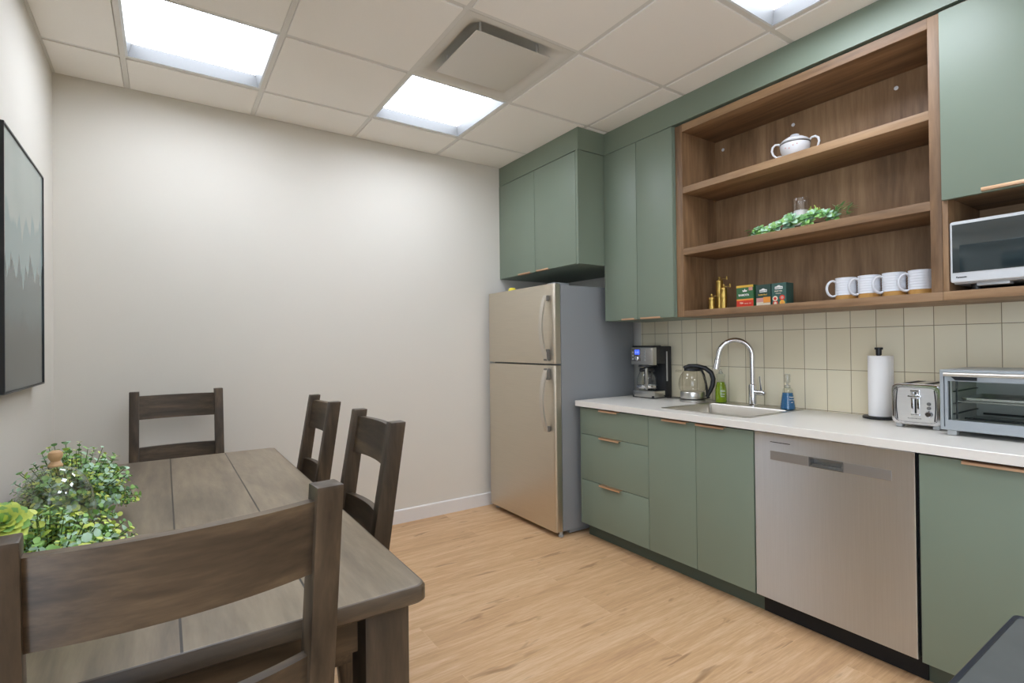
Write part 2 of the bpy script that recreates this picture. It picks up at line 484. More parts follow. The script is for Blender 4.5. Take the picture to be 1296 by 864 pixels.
for (i, j), lb in zip(lights, ['bright square ceiling light nearest the framed print', 'bright square ceiling light touching the square air vent', 'bright square ceiling light above the open wood shelves',
                               'added square ceiling light above the near end of the table, unseen', 'added unseen ceiling light behind the viewer beside the kitchen', 'added unseen ceiling light behind the viewer by the added window']):  # out-of-view lights, added for brightness
    ceiling_light(i, j, lb)

# air diffuser
i, j = vents[0]
x0, x1 = GX0 + G * i + .0125, GX0 + G * (i + 1) - .0125
y1, y0 = GY0 - G * j - .0125, GY0 - G * (j + 1) + .0125
o = ((x0 + x1) / 2, (y0 + y1) / 2, ZC)
r = thing('ceiling_vent', 'square white air vent with a hanging centre plate in the ceiling', 'vent', o)
def rl(d, z, rad): return rrect(x0 + d, x1 - d, y0 + d, y1 - d, rad, z, 5)
f = MB().loft([rl(-.003, ZC + .0004, .002), rl(-.003, ZC - .001, .002), rl(.02, ZC - .003, .01), rl(.05, ZC + .012, .05), rl(.085, ZC + .05, .08), rl(.13, ZC + .085, .11)], False, True)
f.build('frame', 'vent_white', r, o)
cx, cy = o[0], o[1]
f = MB().box(cx - .205, cx + .205, cy - .205, cy + .205, ZC - .012, ZC - .008, .0015)
f.build('plate', 'vent_white', r, o)
for sx in (-1, 1):
    for sy in (-1, 1): MB().tube([(cx + sx * .16, cy + sy * .16, ZC - .009), (cx + sx * .16, cy + sy * .16, ZC + .085)], .006, 8).build('bracket', 'vent_white', r, o)

# framed print on the left wall
def framed_print(label, y0, y1, z0, z1, xf, fw=.006):
    o = (XL + .002, (y0 + y1) / 2, (z0 + z1) / 2)
    r = thing('framed_print', label, 'picture', o, 0, 'framed misty forest prints')
    lo = lambda d, x: [(x, y0 + d, z0 + d), (x, y1 - d, z0 + d), (x, y1 - d, z1 - d), (x, y0 + d, z1 - d)]
    MB().loft([lo(0, XL + .002), lo(0, xf), lo(fw, xf), lo(fw, xf - .006), lo(fw + .006, XL + .004)], closed=True).build('frame', 'frame_black', r, o)
    MB().box(XL + .006, xf - .004, y0 + fw + .001, y1 - fw - .001, z0 + fw + .001, z1 - fw - .001).build('print', 'misty_print', r, o)
framed_print('framed misty forest print on the left wall beyond the table plants', 2.262, 2.925, 1.088, 1.962, -.418)
framed_print('framed misty forest print on the left wall seen mirrored in the microwave', .79, 1.453, 1.088, 1.975, -.418, .022)

# ------------------------------------------------------------------ kitchen units
XF, XD, XT = 2.194, 2.219, 2.287
ZT, ZU = .869, .8344
DT = .02      # door thickness
def pull(mb, x, ya, yb, z, drop=.010, out=.021):
    # thin tab pull: lies on the top edge of the front and folds out over it
    mb.box(x - out, x + .012, ya, yb, z - .0022, z + .0004, .0005, seg=1)
    mb.box(x - out, x - out + .0024, ya, yb, z - drop, z + .0004, .0005, seg=1)
def carcass(mb, x0, x1, y0, y1, z0, z1, t=.018, top=False):
    mb.box(x0, x1, y0, y0 + t, z0, z1).box(x0, x1, y1 - t, y1, z0, z1).box(x0, x1, y0 + t, y1 - t, z0, z0 + t).box(x1 - .008, x1, y0 + t, y1 - t, z0 + t, z1)
    if top: mb.box(x0, x1, y0 + t, y1 - t, z1 - t, z1)
    return mb
def base_unit(name, label, y0, y1, fronts, cat='cabinet', filler=0.0, toe=(0, 0)):
    o = ((XD + XW) / 2, (y0 + y1) / 2, 0)
    r = thing(name, label, cat, o)
    b = carcass(MB(), XD + DT + .001, XW - .006, y0, y1, .0896, ZU - .002)
    if filler: b.box(XD + .001, XD + DT + .001, y1 - filler, y1, .0896, ZU - .004, .001, seg=1)
    b.build('body', 'sage_green', r, o)
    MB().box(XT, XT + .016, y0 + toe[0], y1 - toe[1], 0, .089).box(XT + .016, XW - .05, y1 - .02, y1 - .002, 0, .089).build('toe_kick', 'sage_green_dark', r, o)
    for (nm, a, c, za, zb, ha, hb) in fronts:
        d = MB().box(XD, XD + DT, a + .0015, c - .0015, za + .0015, zb - .0015, .0012).build(nm, 'sage_green', r, o)
        h = MB(); pull(h, XD, ha, hb, zb - .0008); hh = h.build('handle', 'brass_pull', d, o); hh['label'] = 'brushed copper tab handle'
    return r
Y0, Y1, Y2, Y3, Y4, Y5, Y5b = 2.5246, 2.5117, 1.962, 1.6539, 1.3431, .7357, .7253
base_unit('drawer_cabinet', 'green base cabinet with three drawers beside the refrigerator', Y2, Y0,
          [('drawer', Y2, Y1, .659, ZU - .008, 2.183, 2.336), ('drawer', Y2, Y1, .3705, .659, 2.17, 2.337), ('drawer', Y2, Y1, .0896, .3705, 2.166, 2.337)], filler=.0127, toe=(0, .0))
base_unit('sink_cabinet', 'green base cabinet with two doors under the sink', Y4, Y2,
          [('door', Y3, Y2, .0896, ZU - .008, 1.697, 1.853), ('door', Y4 + .002, Y3, .0896, ZU - .008, 1.484, 1.642)])
base_unit('base_cabinet', 'green base cabinet with one wide door beside the dishwasher', .02, Y5b,
          [('door', .02, Y5b, .0896, ZU - .008, .30, .601)])
base_unit('base_cabinet', 'green base cabinet at the near end of the worktop', -.70, .018,
          [('door', -.70, .018, .0896, ZU - .008, -.42, -.12)])

# dishwasher
o = (2.5, (Y4 + Y5) / 2, 0)
r = thing('dishwasher', 'stainless steel dishwasher built in under the worktop', 'dishwasher', o)
ya, yb = Y5 + .0005, Y4 - .003
MB().box(XD + .03, XW - .02, Y5b + .004, Y4 - .002, .10, ZU - .004).box(XT - .006, XT + .2, Y5b + .001, Y4 - .004, 0.002, .1).build('tub', 'dark_void', r, o)
# front panel with a real pocket handle
py0, py1, pz0, pz1 = .972, 1.101, .713, .750
d = MB()
Lf = lambda x, a, b, c, e: [(x, a, c), (x, b, c), (x, b, e), (x, a, e)]
zt, zb_ = ZU - .006, .094
d.loft([Lf(XD + .028, ya, yb, zb_, zt), Lf(XD + .001, ya, yb, zb_, zt), Lf(XD - .001, ya + .002, yb - .002, zb_ + .002, zt - .002),
        Lf(XD - .001, py0, py1, pz0, pz1), Lf(XD + .024, py0 + .004, py1 - .004, pz0 + .004, pz1 - .004)], True, True)
door = d.build('door', 'steel_dw', r, o)
lo_ = lambda d_, x: [(x, py0 + d_, pz0 + d_), (x, py1 - d_, pz0 + d_), (x, py1 - d_, pz1 - d_), (x, py0 + d_, pz1 - d_)]
MB().loft([lo_(-.002, XD - .001), lo_(-.001, XD - .0035), lo_(.003, XD - .0035), lo_(.006, XD + .02)], closed=False).box(XD + .004, XD + .018, py0 + .006, py1 - .006, pz0 + .001, pz0 + .012, .002).build('handle', 'bracket_grey', door, o)
for a_, b_ in ((.808, py0 - .003), (py1 + .003, 1.266)): MB().box(XD - .0022, XD - .0008, a_, b_, .712, .7515).build('trim_strip', 'strip_steel', door, o)
MB().box(XD - .0016, XD - .0008, 1.179, 1.266, .7885, .7915).build('vent_slot', 'black_plastic', door, o)

# worktop with sink cut-out
SX0, SX1, SY0, SY1 = 2.29, 2.81, 1.412, 1.935
o = (2.5, 1.0, ZU)
w = MB()
R4 = lambda x0, x1, y0, y1, z: [(x0, y0, z), (x1, y0, z), (x1, y1, z), (x0, y1, z)]
wx1, wy0, wy1 = XW - .001, -.72, 2.5423
w.loft([R4(XF + .002, wx1, wy0, wy1 - .002, ZT), R4(SX0 + .012, SX1 - .012, SY0 + .012, SY1 - .012, ZT), R4(SX0 + .012, SX1 - .012, SY0 + .012, SY1 - .012, ZU),
        R4(XF, wx1, wy0, wy1, ZU), R4(XF, wx1, wy0, wy1, ZT - .002)], closed=True)
wt = w.build('worktop', 'quartz', None, o, smooth=False); wt.location = o
wt['label'] = 'white stone worktop running along the kitchen wall'; wt['category'] = 'worktop'

# sink
o = (2.55, 1.67, ZT)
r = thing('sink', 'square stainless steel sink set into the white worktop', 'sink', o)
bx0, bx1, by0, by1 = 2.312, 2.695, 1.44, 1.905
b = MB().loft([rrect(SX0, SX1, SY0, SY1, .015, ZT), rrect(SX0, SX1, SY0, SY1, .015, ZT + .0025), rrect(bx0 - .004, bx1 + .004, by0 - .004, by1 + .004, .016, ZT + .0025),
               rrect(bx0, bx1, by0, by1, .015, ZT - .003), rrect(bx0 + .003, bx1 - .003, by0 + .003, by1 - .003, .02, ZT - .17), rrect(bx0 + .02, bx1 - .02, by0 + .02, by1 - .02, .02, ZT - .185)], False, True)
b.build('basin', 'steel_sink', r, o)
MB().lathe([(.045, 0), (.045, .003), (.034, .004), (.03, .001)], (2.5, 1.67, ZT - .185)).build('drain', 'chrome', r, o)

# faucet
fx, fy = 2.752, 1.668
o = (fx, fy, ZT + .003)
r = thing('faucet', 'tall chrome gooseneck faucet with pull-down spray behind the sink', 'faucet', o)
MB().lathe([(.028, .003), (.028, .008), (.021, .014), (.0205, .045), (.0205, .118), (.019, .122), (.013, .126)], (fx, fy, ZT)).build('base', 'chrome', r, o)
dirx, diry = Vector((-.66, .75)).normalized()
R = .088; zs = 1.155; P = [(fx, fy, ZT + .12), (fx, fy, 1.06)]
for k in range(0, 17):
    a = PI * k / 16 * .97
    q = R - R * math.cos(a); P.append((fx + dirx * q, fy + diry * q, zs + R * math.sin(a)))
MB().tube(P, .0135, 16).build('spout', 'chrome', r, o)
e = P[-1]; ed = (Vector(P[-1]) - Vector(P[-2])).normalized()
def along(t_): return tuple(Vector(e) + ed * t_)
MB().tube([along(-.002), along(.03), along(.032), along(.085), along(.088)], [.0135, .0145, .0165, .0175, .015], 18).build('spray_head', 'chrome', r, o)
lv = MB().cyl((fx, fy - .015, .948), (fx, fy - .062, .948), .014, .014, 18).sphere((fx, fy - .062, .948), .0142)
lv.build('lever_hub', 'chrome', r, o)
MB().tube([(fx - .004, fy - .052, .955), (fx - .012, fy - .054, .99), (fx - .022, fy - .055, 1.04)], [.006, .005, .004], 10).build('lever', 'chrome', r, o)

# ------------------------------------------------------------------ wall cabinets
XU, XS = 2.43, 2.4513
UB, UT = 1.378, 2.478
def wall_unit(name, label, xd, y0, y1, z0, z1, doors, handles, fill=(0, 0)):
    o = ((xd + XR) / 2, (y0 + y1) / 2, z0)
    r = thing(name, label, 'cabinet', o)
    b = MB().box(xd + DT + .001, XR - .002, y0, y1, z0, z1, .001, seg=1)
    if fill[0]: b.box(xd + .001, xd + DT + .0015, y0, y0 + fill[0], z0, z1, .0008, seg=1)
    if fill[1]: b.box(xd + .001, xd + DT + .0015, y1 - fill[1], y1, z0, z1, .0008, seg=1)
    b.build('body', 'sage_green', r, o)
    for (a, c), (ha, hb) in zip(doors, handles):
        d = MB().box(xd, xd + DT, a + .0015, c - .0015, z0 + .002, z1 - .004, .0012).build('door', 'sage_green', r, o)
        h = MB().box(xd - .012, xd + .012, ha, hb, z0 - .0008, z0 + .0016, .0005, seg=1).box(xd - .012, xd - .0098, ha, hb, z0 - .0008, z0 + .010, .0005, seg=1)
        hh = h.build('handle', 'brass_pull', d, o); hh['label'] = 'brushed copper tab handle'
    return r
wall_unit('wall_cabinet', 'deep green wall cabinet with two doors above the refrigerator', 2.205, 2.505, YB - .003, 1.747, UT,
          [(2.526, 2.972), (2.972, 3.418)], [(2.809, 2.946), (3.022, 3.172)], (.021, .021))
wall_unit('wall_cabinet', 'tall green wall cabinet with two doors left of the wood shelves', XU, 1.942, 2.502, UB, UT,
          [(1.945, 2.219), (2.219, 2.49)], [(2.036, 2.188), (2.239, 2.345)], (0, .012))

# open shelf unit
PY0, PY1 = .7145, 1.9385     # outer
SI0, SI1 = .7505, 1.8904     # inner
XBK = 2.762
o = (2.6, (PY0 + PY1) / 2, UB)
r = thing('open_shelf_unit', 'open walnut shelf unit with two shelves set between green cabinets', 'shelf unit', o)
MB().box(XS, XR - .002, SI1, PY1, UB, 2.471, .0015).build('side_panel', 'walnut_z', r, o)
MB().box(XS, XR - .002, PY0, SI0, UB + .034, 2.471, .0015).build('side_panel', 'walnut_z', r, o)
MB().box(XS, XR - .002, SI0, SI1, 2.429, 2.471, .0015).build('top_panel', 'walnut_y', r, o)
MB().box(XS, XR - .002, PY0, SI1, UB, 1.4115, .0015).build('bottom_panel', 'walnut_y', r, o)
bp_ = MB().box(XBK, XR - .002, SI0, SI1, 1.4115, 2.429).build('back_panel', 'walnut_z', r, o)
for z1_, z0_ in ((2.1136, 2.0774), (1.7635, 1.7274)):
    MB().box(XS + .001, XBK, SI0, SI1, z0_, z1_, .0015).build('shelf', 'walnut_y', r, o)
for y, z in ((.962, 2.372), (1.425, 2.372), (1.838, 2.372)):
    c_ = MB().lathe([(.009, 0), (.009, .002), (.006, .0035), (0, .004)], mat=Matrix.Translation((XBK, y, z)) @ Matrix.Rotation(-PI / 2, 4, 'Y')).build('screw_cap', 'white_ceramic', bp_, o)
    c_['label'] = 'small white screw cap'

# microwave cabinet: wood niche below a green door
NY1 = .7135; NY0 = .02
o = (2.6, (NY0 + NY1) / 2, UB)
r = thing('microwave_cabinet', 'wall cabinet with green door above an open wood niche holding the microwave', 'cabinet', o)
MB().box(XS, XR - .002, NY1 - .018, NY1, 1.412, 1.765, .001).build('side_panel', 'walnut_z', r, o)
MB().box(XS, XR - .002, NY0, NY0 + .018, 1.412, 1.765, .001).build('side_panel', 'walnut_z', r, o)
MB().box(XS, XR - .002, NY0, NY1, UB, 1.4115, .0015).build('bottom_panel', 'walnut_y', r, o)
MB().box(2.82, XR - .002, NY0 + .018, NY1 - .018, 1.4115, 1.765).build('back_panel', 'walnut_y', r, o)
MB().box(XU + DT + .001, XR - .002, NY0, NY1, 1.765, 2.474, .001, seg=1).build('body', 'walnut_y', r, o)
d = MB().box(XU, XU + DT, NY0 + .0015, NY1 - .005, 1.753, 2.462, .0012).build('door', 'sage_green', r, o)
h = MB().box(XU - .014, XU + .004, .28, .592, 1.757, 1.7594, .0005).box(XU - .014, XU - .0116, .28, .592, 1.757, 1.769, .0005).build('handle', 'brass_pull', d, o); h['label'] = 'brushed copper tab handle'
wall_unit('wall_cabinet', 'tall green wall cabinet at the near end past the microwave', XU, -.72, .016, UB, UT, [(-.72, -.352), (-.352, .014)], [(-.5, -.37), (-.34, -.2)])

# microwave
o = (2.62, .43, 1.4125)
r = thing('microwave', 'white and black microwave oven sitting in the wood niche', 'microwave', o)
mx, my0, my1, mz0, mz1 = 2.45, .19, .6915, 1.4415, 1.668
MB().box(mx + .02, mx + .35, my0 + .004, my1 - .004, mz0 - .006, mz1 - .004, .006).build('body', 'silver_plastic', r, o)
LR = lambda x, d, rad: [(x, p[0], p[1]) for p in [(q[0], q[1]) for q in rrect(my0 + d, my1 - d, mz0 + d, mz1 - d, rad, 0, 5)]]
fr = MB().loft([LR(mx + .03, 0, .008), LR(mx + .003, 0, .008), LR(mx, .003, .007)], True, True)
fr.build('front_frame', 'mw_white', r, o)
dr = MB().box(mx - .0015, mx + .001, my0 + .006, my1 - .007, mz0 + .036, mz1 - .0115, .0006).build('door', 'mw_glass', r, o)
MB().box(mx - .002, mx, .31, my1 - .028, mz0 + .038, 1.5785, .0004).build('window', 'mw_window', dr, o)
MB().text('Panasonic', .0078, face_mx(mx - .0004, my1 - .017, mz0 + .0165), bold=.0003).build('lettering', 'black_text', r, o)
for y in (my0 + .05, my1 - .06):
    MB().lathe([(.014, 0), (.014, .012), (.018, .026)], (mx + .06, y, 1.4125)).build('foot', 'black_plastic', r, o)
MB().box(mx + .02, mx + .07, my1 - .16, my1 - .07, mz0 - .016, mz0 - .005, .003).build('under_plate', 'silver_plastic', r, o)

# ------------------------------------------------------------------ refrigerator
fy0, fy1, fx0, fx1 = 2.5735, 3.372, 2.110, 2.775
fd = 2.054
o = (2.42, (fy0 + fy1) / 2, 0)
r = thing('refrigerator', 'stainless two-door refrigerator with dark grey sides against the far wall', 'refrigerator', o)
MB().box(fx0, fx1, fy0, fy1, .035, 1.612, .004).box(fx0 + .06, fx1, fy0 + .01, fy1 - .01, .012, .04).build('body', 'fridge_side', r, o)
def fdoor(z0, z1):
    P = [(fx0 - .003, fy0 + .001), (fx0 - .003, fy1 - .001), (fd + .012, fy1 - .001), (fd + .003, fy1 - .005), (fd, fy1 - .018)]
    P += [(fd, fy0 + .018), (fd + .003, fy0 + .005), (fd + .012, fy0 + .001)]
    return MB().prism(P, 'z', z0, z1, .002)
ft = fdoor(1.106, 1.618).build('freezer_door', 'steel_fridge', r, o)
fb = fdoor(.036, 1.095).build('fridge_door', 'steel_fridge', r, o)
def fhandle(par, za, zb, flip):
    # bowed strap; thin end at za, bracket at zb
    N = 20; loops = []
    for k in range(N + 1):
        u = k / N; z = za + (zb - za) * u
        bow = .016 + .042 * math.sin(PI * min(1, u * 1.02)) ** .8 if 0 < u < 1 else .016
        hw = .015 + .003 * u
        x = fd - bow; yc = fy0 + .062
        loops.append([(x - .008, yc - hw, z), (x - .008, yc + hw, z), (x + .006, yc + hw * .9, z), (x + .006, yc - hw * .9, z)])
    MB().loft(loops, True, True).build('handle', 'handle_metal', par, o)
    s = 1 if zb > za else -1
    MB().box(fd - .028, fd, fy0 + .044, fy0 + .080, min(zb, zb - s * .075), max(zb, zb - s * .075), .005).build('handle_bracket', 'bracket_grey', par, o)
    MB().box(fd - .024, fd, fy0 + .046, fy0 + .078, min(za, za + s * .035), max(za, za + s * .035), .005).build('handle_bracket', 'bracket_grey', par, o)
fhandle(ft, 1.545, 1.125, 0)
fhandle(fb, .672, 1.078, 1)
MB().box(fx0 - .03, fx0 + .09, fy0 + .02, fy0 + .10, 1.612, 1.628, .004).build('hinge_cover', 'fridge_side', r, o)
for y in (fy0 + .02, fy1 - .03):
    MB().lathe([(.016, 0), (.018, .01), (.012, .012), (.012, .036)], (fx0 - .004, y, .0), 16).build('foot', 'silver_plastic', r, o)
MB().box(fx0 - .002, fx0 + .02, fy0 + .03, fy1 - .03, .012, .036).build('grille', 'black_plastic', r, o)
b = MB().lathe([(.0, 0), (.024, .004), (.03, .014), (.028, .026), (.018, .035), (0, .038)], (2.13, 3.155, 1.612), 20)
yl = b.build('yellow_lid', 'yellow_lid', None, (2.13, 3.155, 1.612)); yl.location = (2.13, 3.155, 1.612)
yl['label'] = 'small rounded yellow lid lying on top of the refrigerator'; yl['category'] = 'lid'

# ------------------------------------------------------------------ table
TX0, TX1, TY0, TY1, TZ = -.389, .431, .945, 2.66, .76
o = ((TX0 + TX1) / 2, (TY0 + TY1) / 2, 0)
r = thing('dining_table', 'long dark weathered wood dining table beside the left wall', 'table', o)
tp = MB()
def tl(d, z): return rrect(TX0 + d, TX1 - d, TY0 + d, TY1 - d, .022, z, 5)
tp.m(1).loft([tl(.004, TZ - .034), tl(0, TZ - .030), tl(0, TZ - .006), tl(.003, TZ - .001), tl(.006, TZ - .0002)], True, False)
tp.m(0).loft([tl(.006, TZ - .0002), tl(.008, TZ)], False, True)
bmesh.ops.remove_doubles(tp.bm, verts=tp.bm.verts[:], dist=.00005)
tp.build('tabletop', ['table_top_wood', 'table_wood_x'], r, o)
for sx in (0, 1):
    for sy in (0, 1):
        lx = TX1 - .028 - .088 if sx else TX0 + .028
        ly = TY1 - .028 - .088 if sy else TY0 + .032
        L = lambda z, d: [(lx + d, ly + d, z), (lx + .088 - d, ly + d, z), (lx + .088 - d, ly + .088 - d, z), (lx + d, ly + .088 - d, z)]
        MB().box(lx, lx + .088, ly, ly + .088, 0, TZ - .034, .004).build('leg', 'table_wood_z', r, o)
for (a, b_, c, d) in ((TX0 + .125, TX1 - .125, TY0 + .05, TY0 + .072), (TX0 + .125, TX1 - .125, TY1 - .072, TY1 - .05)):
    MB().box(a, b_, c, d, TZ - .115, TZ - .034, .002).build('apron', 'table_wood_x', r, o)
wood('table_wood_y', 'y', TD, TM, TL, .38, 45, 7, .12)
for a in (TX0 + .05, TX1 - .072):
    MB().box(a, a + .022, TY0 + .125, TY1 - .125, TZ - .115, TZ - .034, .002).build('apron', 'table_wood_y', r, o)

# ------------------------------------------------------------------ chairs
def make_chair(label, loc, rz):
    r = thing('dining_chair', label, 'chair', loc, rz, 'ladder-back chairs around the table')
    W, PW = .209, .042
    def yp(z):     # centre line of the back post (local y)
        return -.235 + .04 * min(1, z / .46) if z < .46 else -.195 - .0875 * (z - .46) / .55
    zs_ = [0, .2, .46, .6, .8, 1.0, 1.01]
    for s in (-1, 1):
        x0, x1 = (W - PW, W) if s > 0 else (-W, -W + PW)
        hd = lambda z: .022 + .006 * max(0, 1 - abs(z - .46) / .5)
        poly = [(yp(z) - hd(z), z) for z in zs_] + [(yp(z) + hd(z), z) for z in zs_[::-1]]
        MB().prism(poly, 'x', x0, x1, .003).build('back_post', 'table_wood_z', r)
        MB().prism([(x0 + .004, 0), (x1 - .002, 0), (x1 - .002, .425), (x0, .425)] if s > 0 else [(x0 + .002, 0), (x1 - .004, 0), (x1, .425), (x0 + .002, .425)], 'y', .165, .205, .003).build('leg', 'table_wood_z', r)
    for z0, z1 in ((.868, .987), (.615, .728)):
        loops = []
        for k in range(15):
            u = -1 + 2 * k / 14; x = u * (W - PW + .006); bow = -.026 * (1 - u * u)
            loops.append([(x, yp(z0) - .010 + bow, z0), (x, yp(z0) + .010 + bow, z0), (x, yp(z1) + .010 + bow, z1), (x, yp(z1) - .010 + bow, z1)])
        MB().loft(loops, True, True).build('backrest_slat', 'table_wood_x', r)
    st = MB()
    S_ = lambda d, z: [p for p in rrect(-W + .002 + d, W - .002 - d, -.165 + d, .215 - d, .015, z, 4)]
    st.loft([S_(.003, .428), S_(0, .433), S_(0, .452), S_(.004, .458), S_(.05, .455), S_(.12, .450)], True, True)
    st.build('seat', 'table_wood_x', r)
    ap = MB().box(-W + .045, W - .045, .172, .192, .365, .427, .002).box(-W + .045, W - .045, -.19, -.172, .365, .427, .002)
    for s in (-1, 1): ap.box(s * .188 - .009, s * .188 + .009, -.165, .166, .365, .427, .002)
    ap.build('seat_frame', 'table_wood_x', r)
    for s in (-1, 1): MB().box(s * .188 - .009, s * .188 + .009, -.195, .167, .17, .205, .002).build('stretcher', 'table_wood_x', r)
    return r
ch = make_chair('ladder-back wooden chair closest to the viewer, its back filling the lower left', (.003, 1.121, 0), math.radians(5))
dup(ch, (.062, 3.005, 0), PI, 'ladder-back wooden chair at the far head of the table against the cream wall')
dup(ch, (.283, 1.634, 0), math.radians(88.2), 'ladder-back wooden chair on the table side, nearer of the two side chairs')
dup(ch, (.291, 2.321, 0), math.radians(88.2), 'ladder-back wooden chair on the table side, farther of the two side chairs')

# ------------------------------------------------------------------ plants and cloche on the table
def leaf(mb, p, d, n, L, W, cup=.25):
    d = d.normalized(); w = d.cross(n)
    if w.length < 1e-4: w = d.orthogonal()
    w.normalize(); n = w.cross(d)
    ring = []
    for k in range(8):
        a = 2 * PI * k / 8
        u = .5 - .5 * math.cos(a)
        ring.append(mb.bm.verts.new(p + d * (L * u) + w * (W * .5 * math.sin(a)) + n * (cup * W * .35 * math.sin(a) ** 2 - .12 * L * u * u)))
    c = mb.bm.verts.new(p + d * (L * .5) - n * (.05 * W))
    for k in range(8):
        f = mb.bm.faces.new((c, ring[k], ring[(k + 1) % 8])); f.material_index = mb.mi
def bush(name, label, c, R, H, nst, rng, lime=.3):
    r = thing(name, label, 'plant', c)
    lf, st = MB(), MB()
    for i in range(nst):
        az = rng.uniform(0, 2 * PI); el = math.asin(rng.uniform(.02, 1.0) ** .85)
        d = Vector((math.cos(az) * math.cos(el), math.sin(az) * math.cos(el), math.sin(el)))
        ln = rng.uniform(.72, 1.03)
        end = Vector((d.x * R, d.y * R, .02 + d.z * (H - .03))) * ln
        b0 = Vector((d.x * .015, d.y * .015, .01))
        mid = b0.lerp(end, .5) + Vector((0, 0, .03 * (1 - d.z))) 
        pts = [b0.lerp(mid, .0), b0.lerp(mid, .5), mid, mid.lerp(end, .5), end]
        for q in pts: q.z = max(q.z, .006)
        st.tube([tuple(q) for q in pts], [.0018, .0016, .0014, .0012, .0008], 5)
        style = rng.random()
        big = rng.uniform(.015, .027) if style < .55 else rng.uniform(.011, .017)
        N = 8 if style < .55 else 12
        for k in range(N):
            t_ = .28 + .74 * k / (N - 1)
            s_ = min(t_, 1) * 4; a = min(int(s_), 3); p = pts[a].lerp(pts[a + 1], s_ - a)
            ax = (pts[a + 1] - pts[a]).normalized()
            side = Vector((rng.gauss(0, 1), rng.gauss(0, 1), rng.gauss(0, 1))); side = (side - ax * side.dot(ax)).normalized()
            for sg in (-1, 1):
                dd = (side * sg + ax * .55 + Vector((0, 0, .15))).normalized()
                q = rng.random()
                if style < .55: lf.mi = 1 if q < .38 else (0 if q < .8 else (2 if q < .8 + lime * .5 else 3))
                else: lf.mi = 2 if q < lime + .15 else (0 if q < .8 else 3)
                L = big * rng.uniform(.8, 1.2) * (1.15 - .55 * t_)
                pp = p.copy(); pp.z = max(pp.z, .012)
                leaf(lf, pp, dd, (ax + Vector((0, 0, .6))).normalized(), L, L * rng.uniform(.8, 1.0))
    for v in lf.bm.verts: v.co.z = max(v.co.z, .003)
    f = lf.build('foliage', ['leaf_green', 'leaf_blue', 'leaf_lime', 'leaf_deep'], r, smooth=True, ang=80, recalc=False)
    st.build('stems', 'stem_green', r)
    return r
rng = random.Random(11)
bush('eucalyptus_plant', 'round leafy eucalyptus plant on the table behind the glass cloche', (-.205, 1.84, TZ), .145, .225, 270, rng)
ep = bush('eucalyptus_plant', 'round leafy eucalyptus plant on the table in front of the glass cloche', (-.18, 1.30, TZ), .148, .178, 330, rng, .45)
# bright rosette low on its left side
lf = MB(); RP = Vector((-.052, -.07, .170))
for k in range(60):
    az = k * 2.399; el = .1 + 1.25 * (k / 60); L = .032 * (1.15 - .6 * k / 60)
    ra = Vector((.15, -.72, .68)).normalized(); rb = ra.cross(Vector((0, 0, 1))).normalized(); rc = ra.cross(rb)
    d = rb * (math.cos(az) * math.cos(el)) + rc * (math.sin(az) * math.cos(el)) + ra * math.sin(el)
    lf.mi = 0 if k % 3 else 1
    leaf(lf, RP + d * .006, d, ra, L, L * .75, .5)
lf.tube([(0, 0, .01), tuple(RP * .6), tuple(RP)], [.003, .003, .003], 6)
ro = lf.build('rosette', ['leaf_lime', 'leaf_green'], ep, ang=80, recalc=False); ro['label'] = 'bright lime green rosette'
# cloche
c = (-.206, 1.565, TZ)
r = thing('glass_cloche', 'clear glass dome cloche with wooden knob between the two leafy plants', 'cloche', c)
pr = [(.074, .002), (.0745, .06), (.073, .105), (.066, .145), (.052, .175), (.034, .194), (.012, .203), (0, .204)]
MB().lathe([(r_, z_) for r_, z_ in pr], (0, 0, .0), 40, cap0=False).build('dome', 'clear_glass', r)
MB().lathe([(.0135, .203), (.014, .206), (.0105, .211), (.0085, .215), (.0105, .219), (.0132, .224), (.0136, .229), (.012, .235), (.007, .239), (0, .240)], (0, 0, 0), 24).build('knob', 'knob_wood', r)

# ------------------------------------------------------------------ coffee maker
o = (2.72, 2.365, ZT + .001)
r = thing('coffee_maker', 'steel and black drip coffee maker beside the refrigerator', 'coffee maker', o)
cx0, cx1, cy0, cy1 = 2.625, 2.805, 2.27, 2.462
z0 = ZT + .001
b = MB().box(2.746, cx1, cy0, cy1, z0, z0 + .34, .006).box(cx0 + .008, 2.76, cy0 + .002, cy1 - .002, z0 + .225, z0 + .338, .005).box(cx0 + .006, 2.76, cy0 + .004, cy1 - .004, z0, z0 + .018, .004)
b.box(cx0 + .01, 2.71, cy0 + .004, cy1 - .004, z0 + .336, z0 + .345, .004)
b.build('body', 'soft_black', r, o)
MB().box(cx0, cx0 + .035, cy0 + .001, cy1 - .001, z0 + .218, z0 + .333, .004).build('front_panel', 'steel_plain', r, o)
MB().prism([(cx0 + .012, cy0 + .002), (cx0 + .003, cy0 + .03), (cx0 - .001, (cy0 + cy1) / 2), (cx0 + .003, cy1 - .03), (cx0 + .012, cy1 - .002), (2.74, cy1 - .002), (2.74, cy0 + .002)], 'z', z0 + .006, z0 + .047, .002).build('base', 'steel_plain', r, o)
cp = MB().box(cx0 - .002, cx0 + .001, 2.376, cy1 - .008, z0 + .242, z0 + .325, .001).build('control_panel', 'bracket_grey', r, o)
MB().box(cx0 - .0035, cx0 - .001, 2.384, 2.425, z0 + .286, z0 + .318, .0005).build('display', 'lcd_blue', cp, o)
MB().text('8:30', .018, face_mx(cx0 - .0037, 2.4215, z0 + .295), .0002).build('clock_digits', 'lcd_text', cp, o)
MB().lathe([(.017, 0), (.017, .010), (.014, .013), (0, .0135)], mat=Matrix.Translation((cx0 - .002, 2.404, z0 + .262)) @ Matrix.Rotation(-PI / 2, 4, 'Y')).build('dial', 'chrome', cp, o)
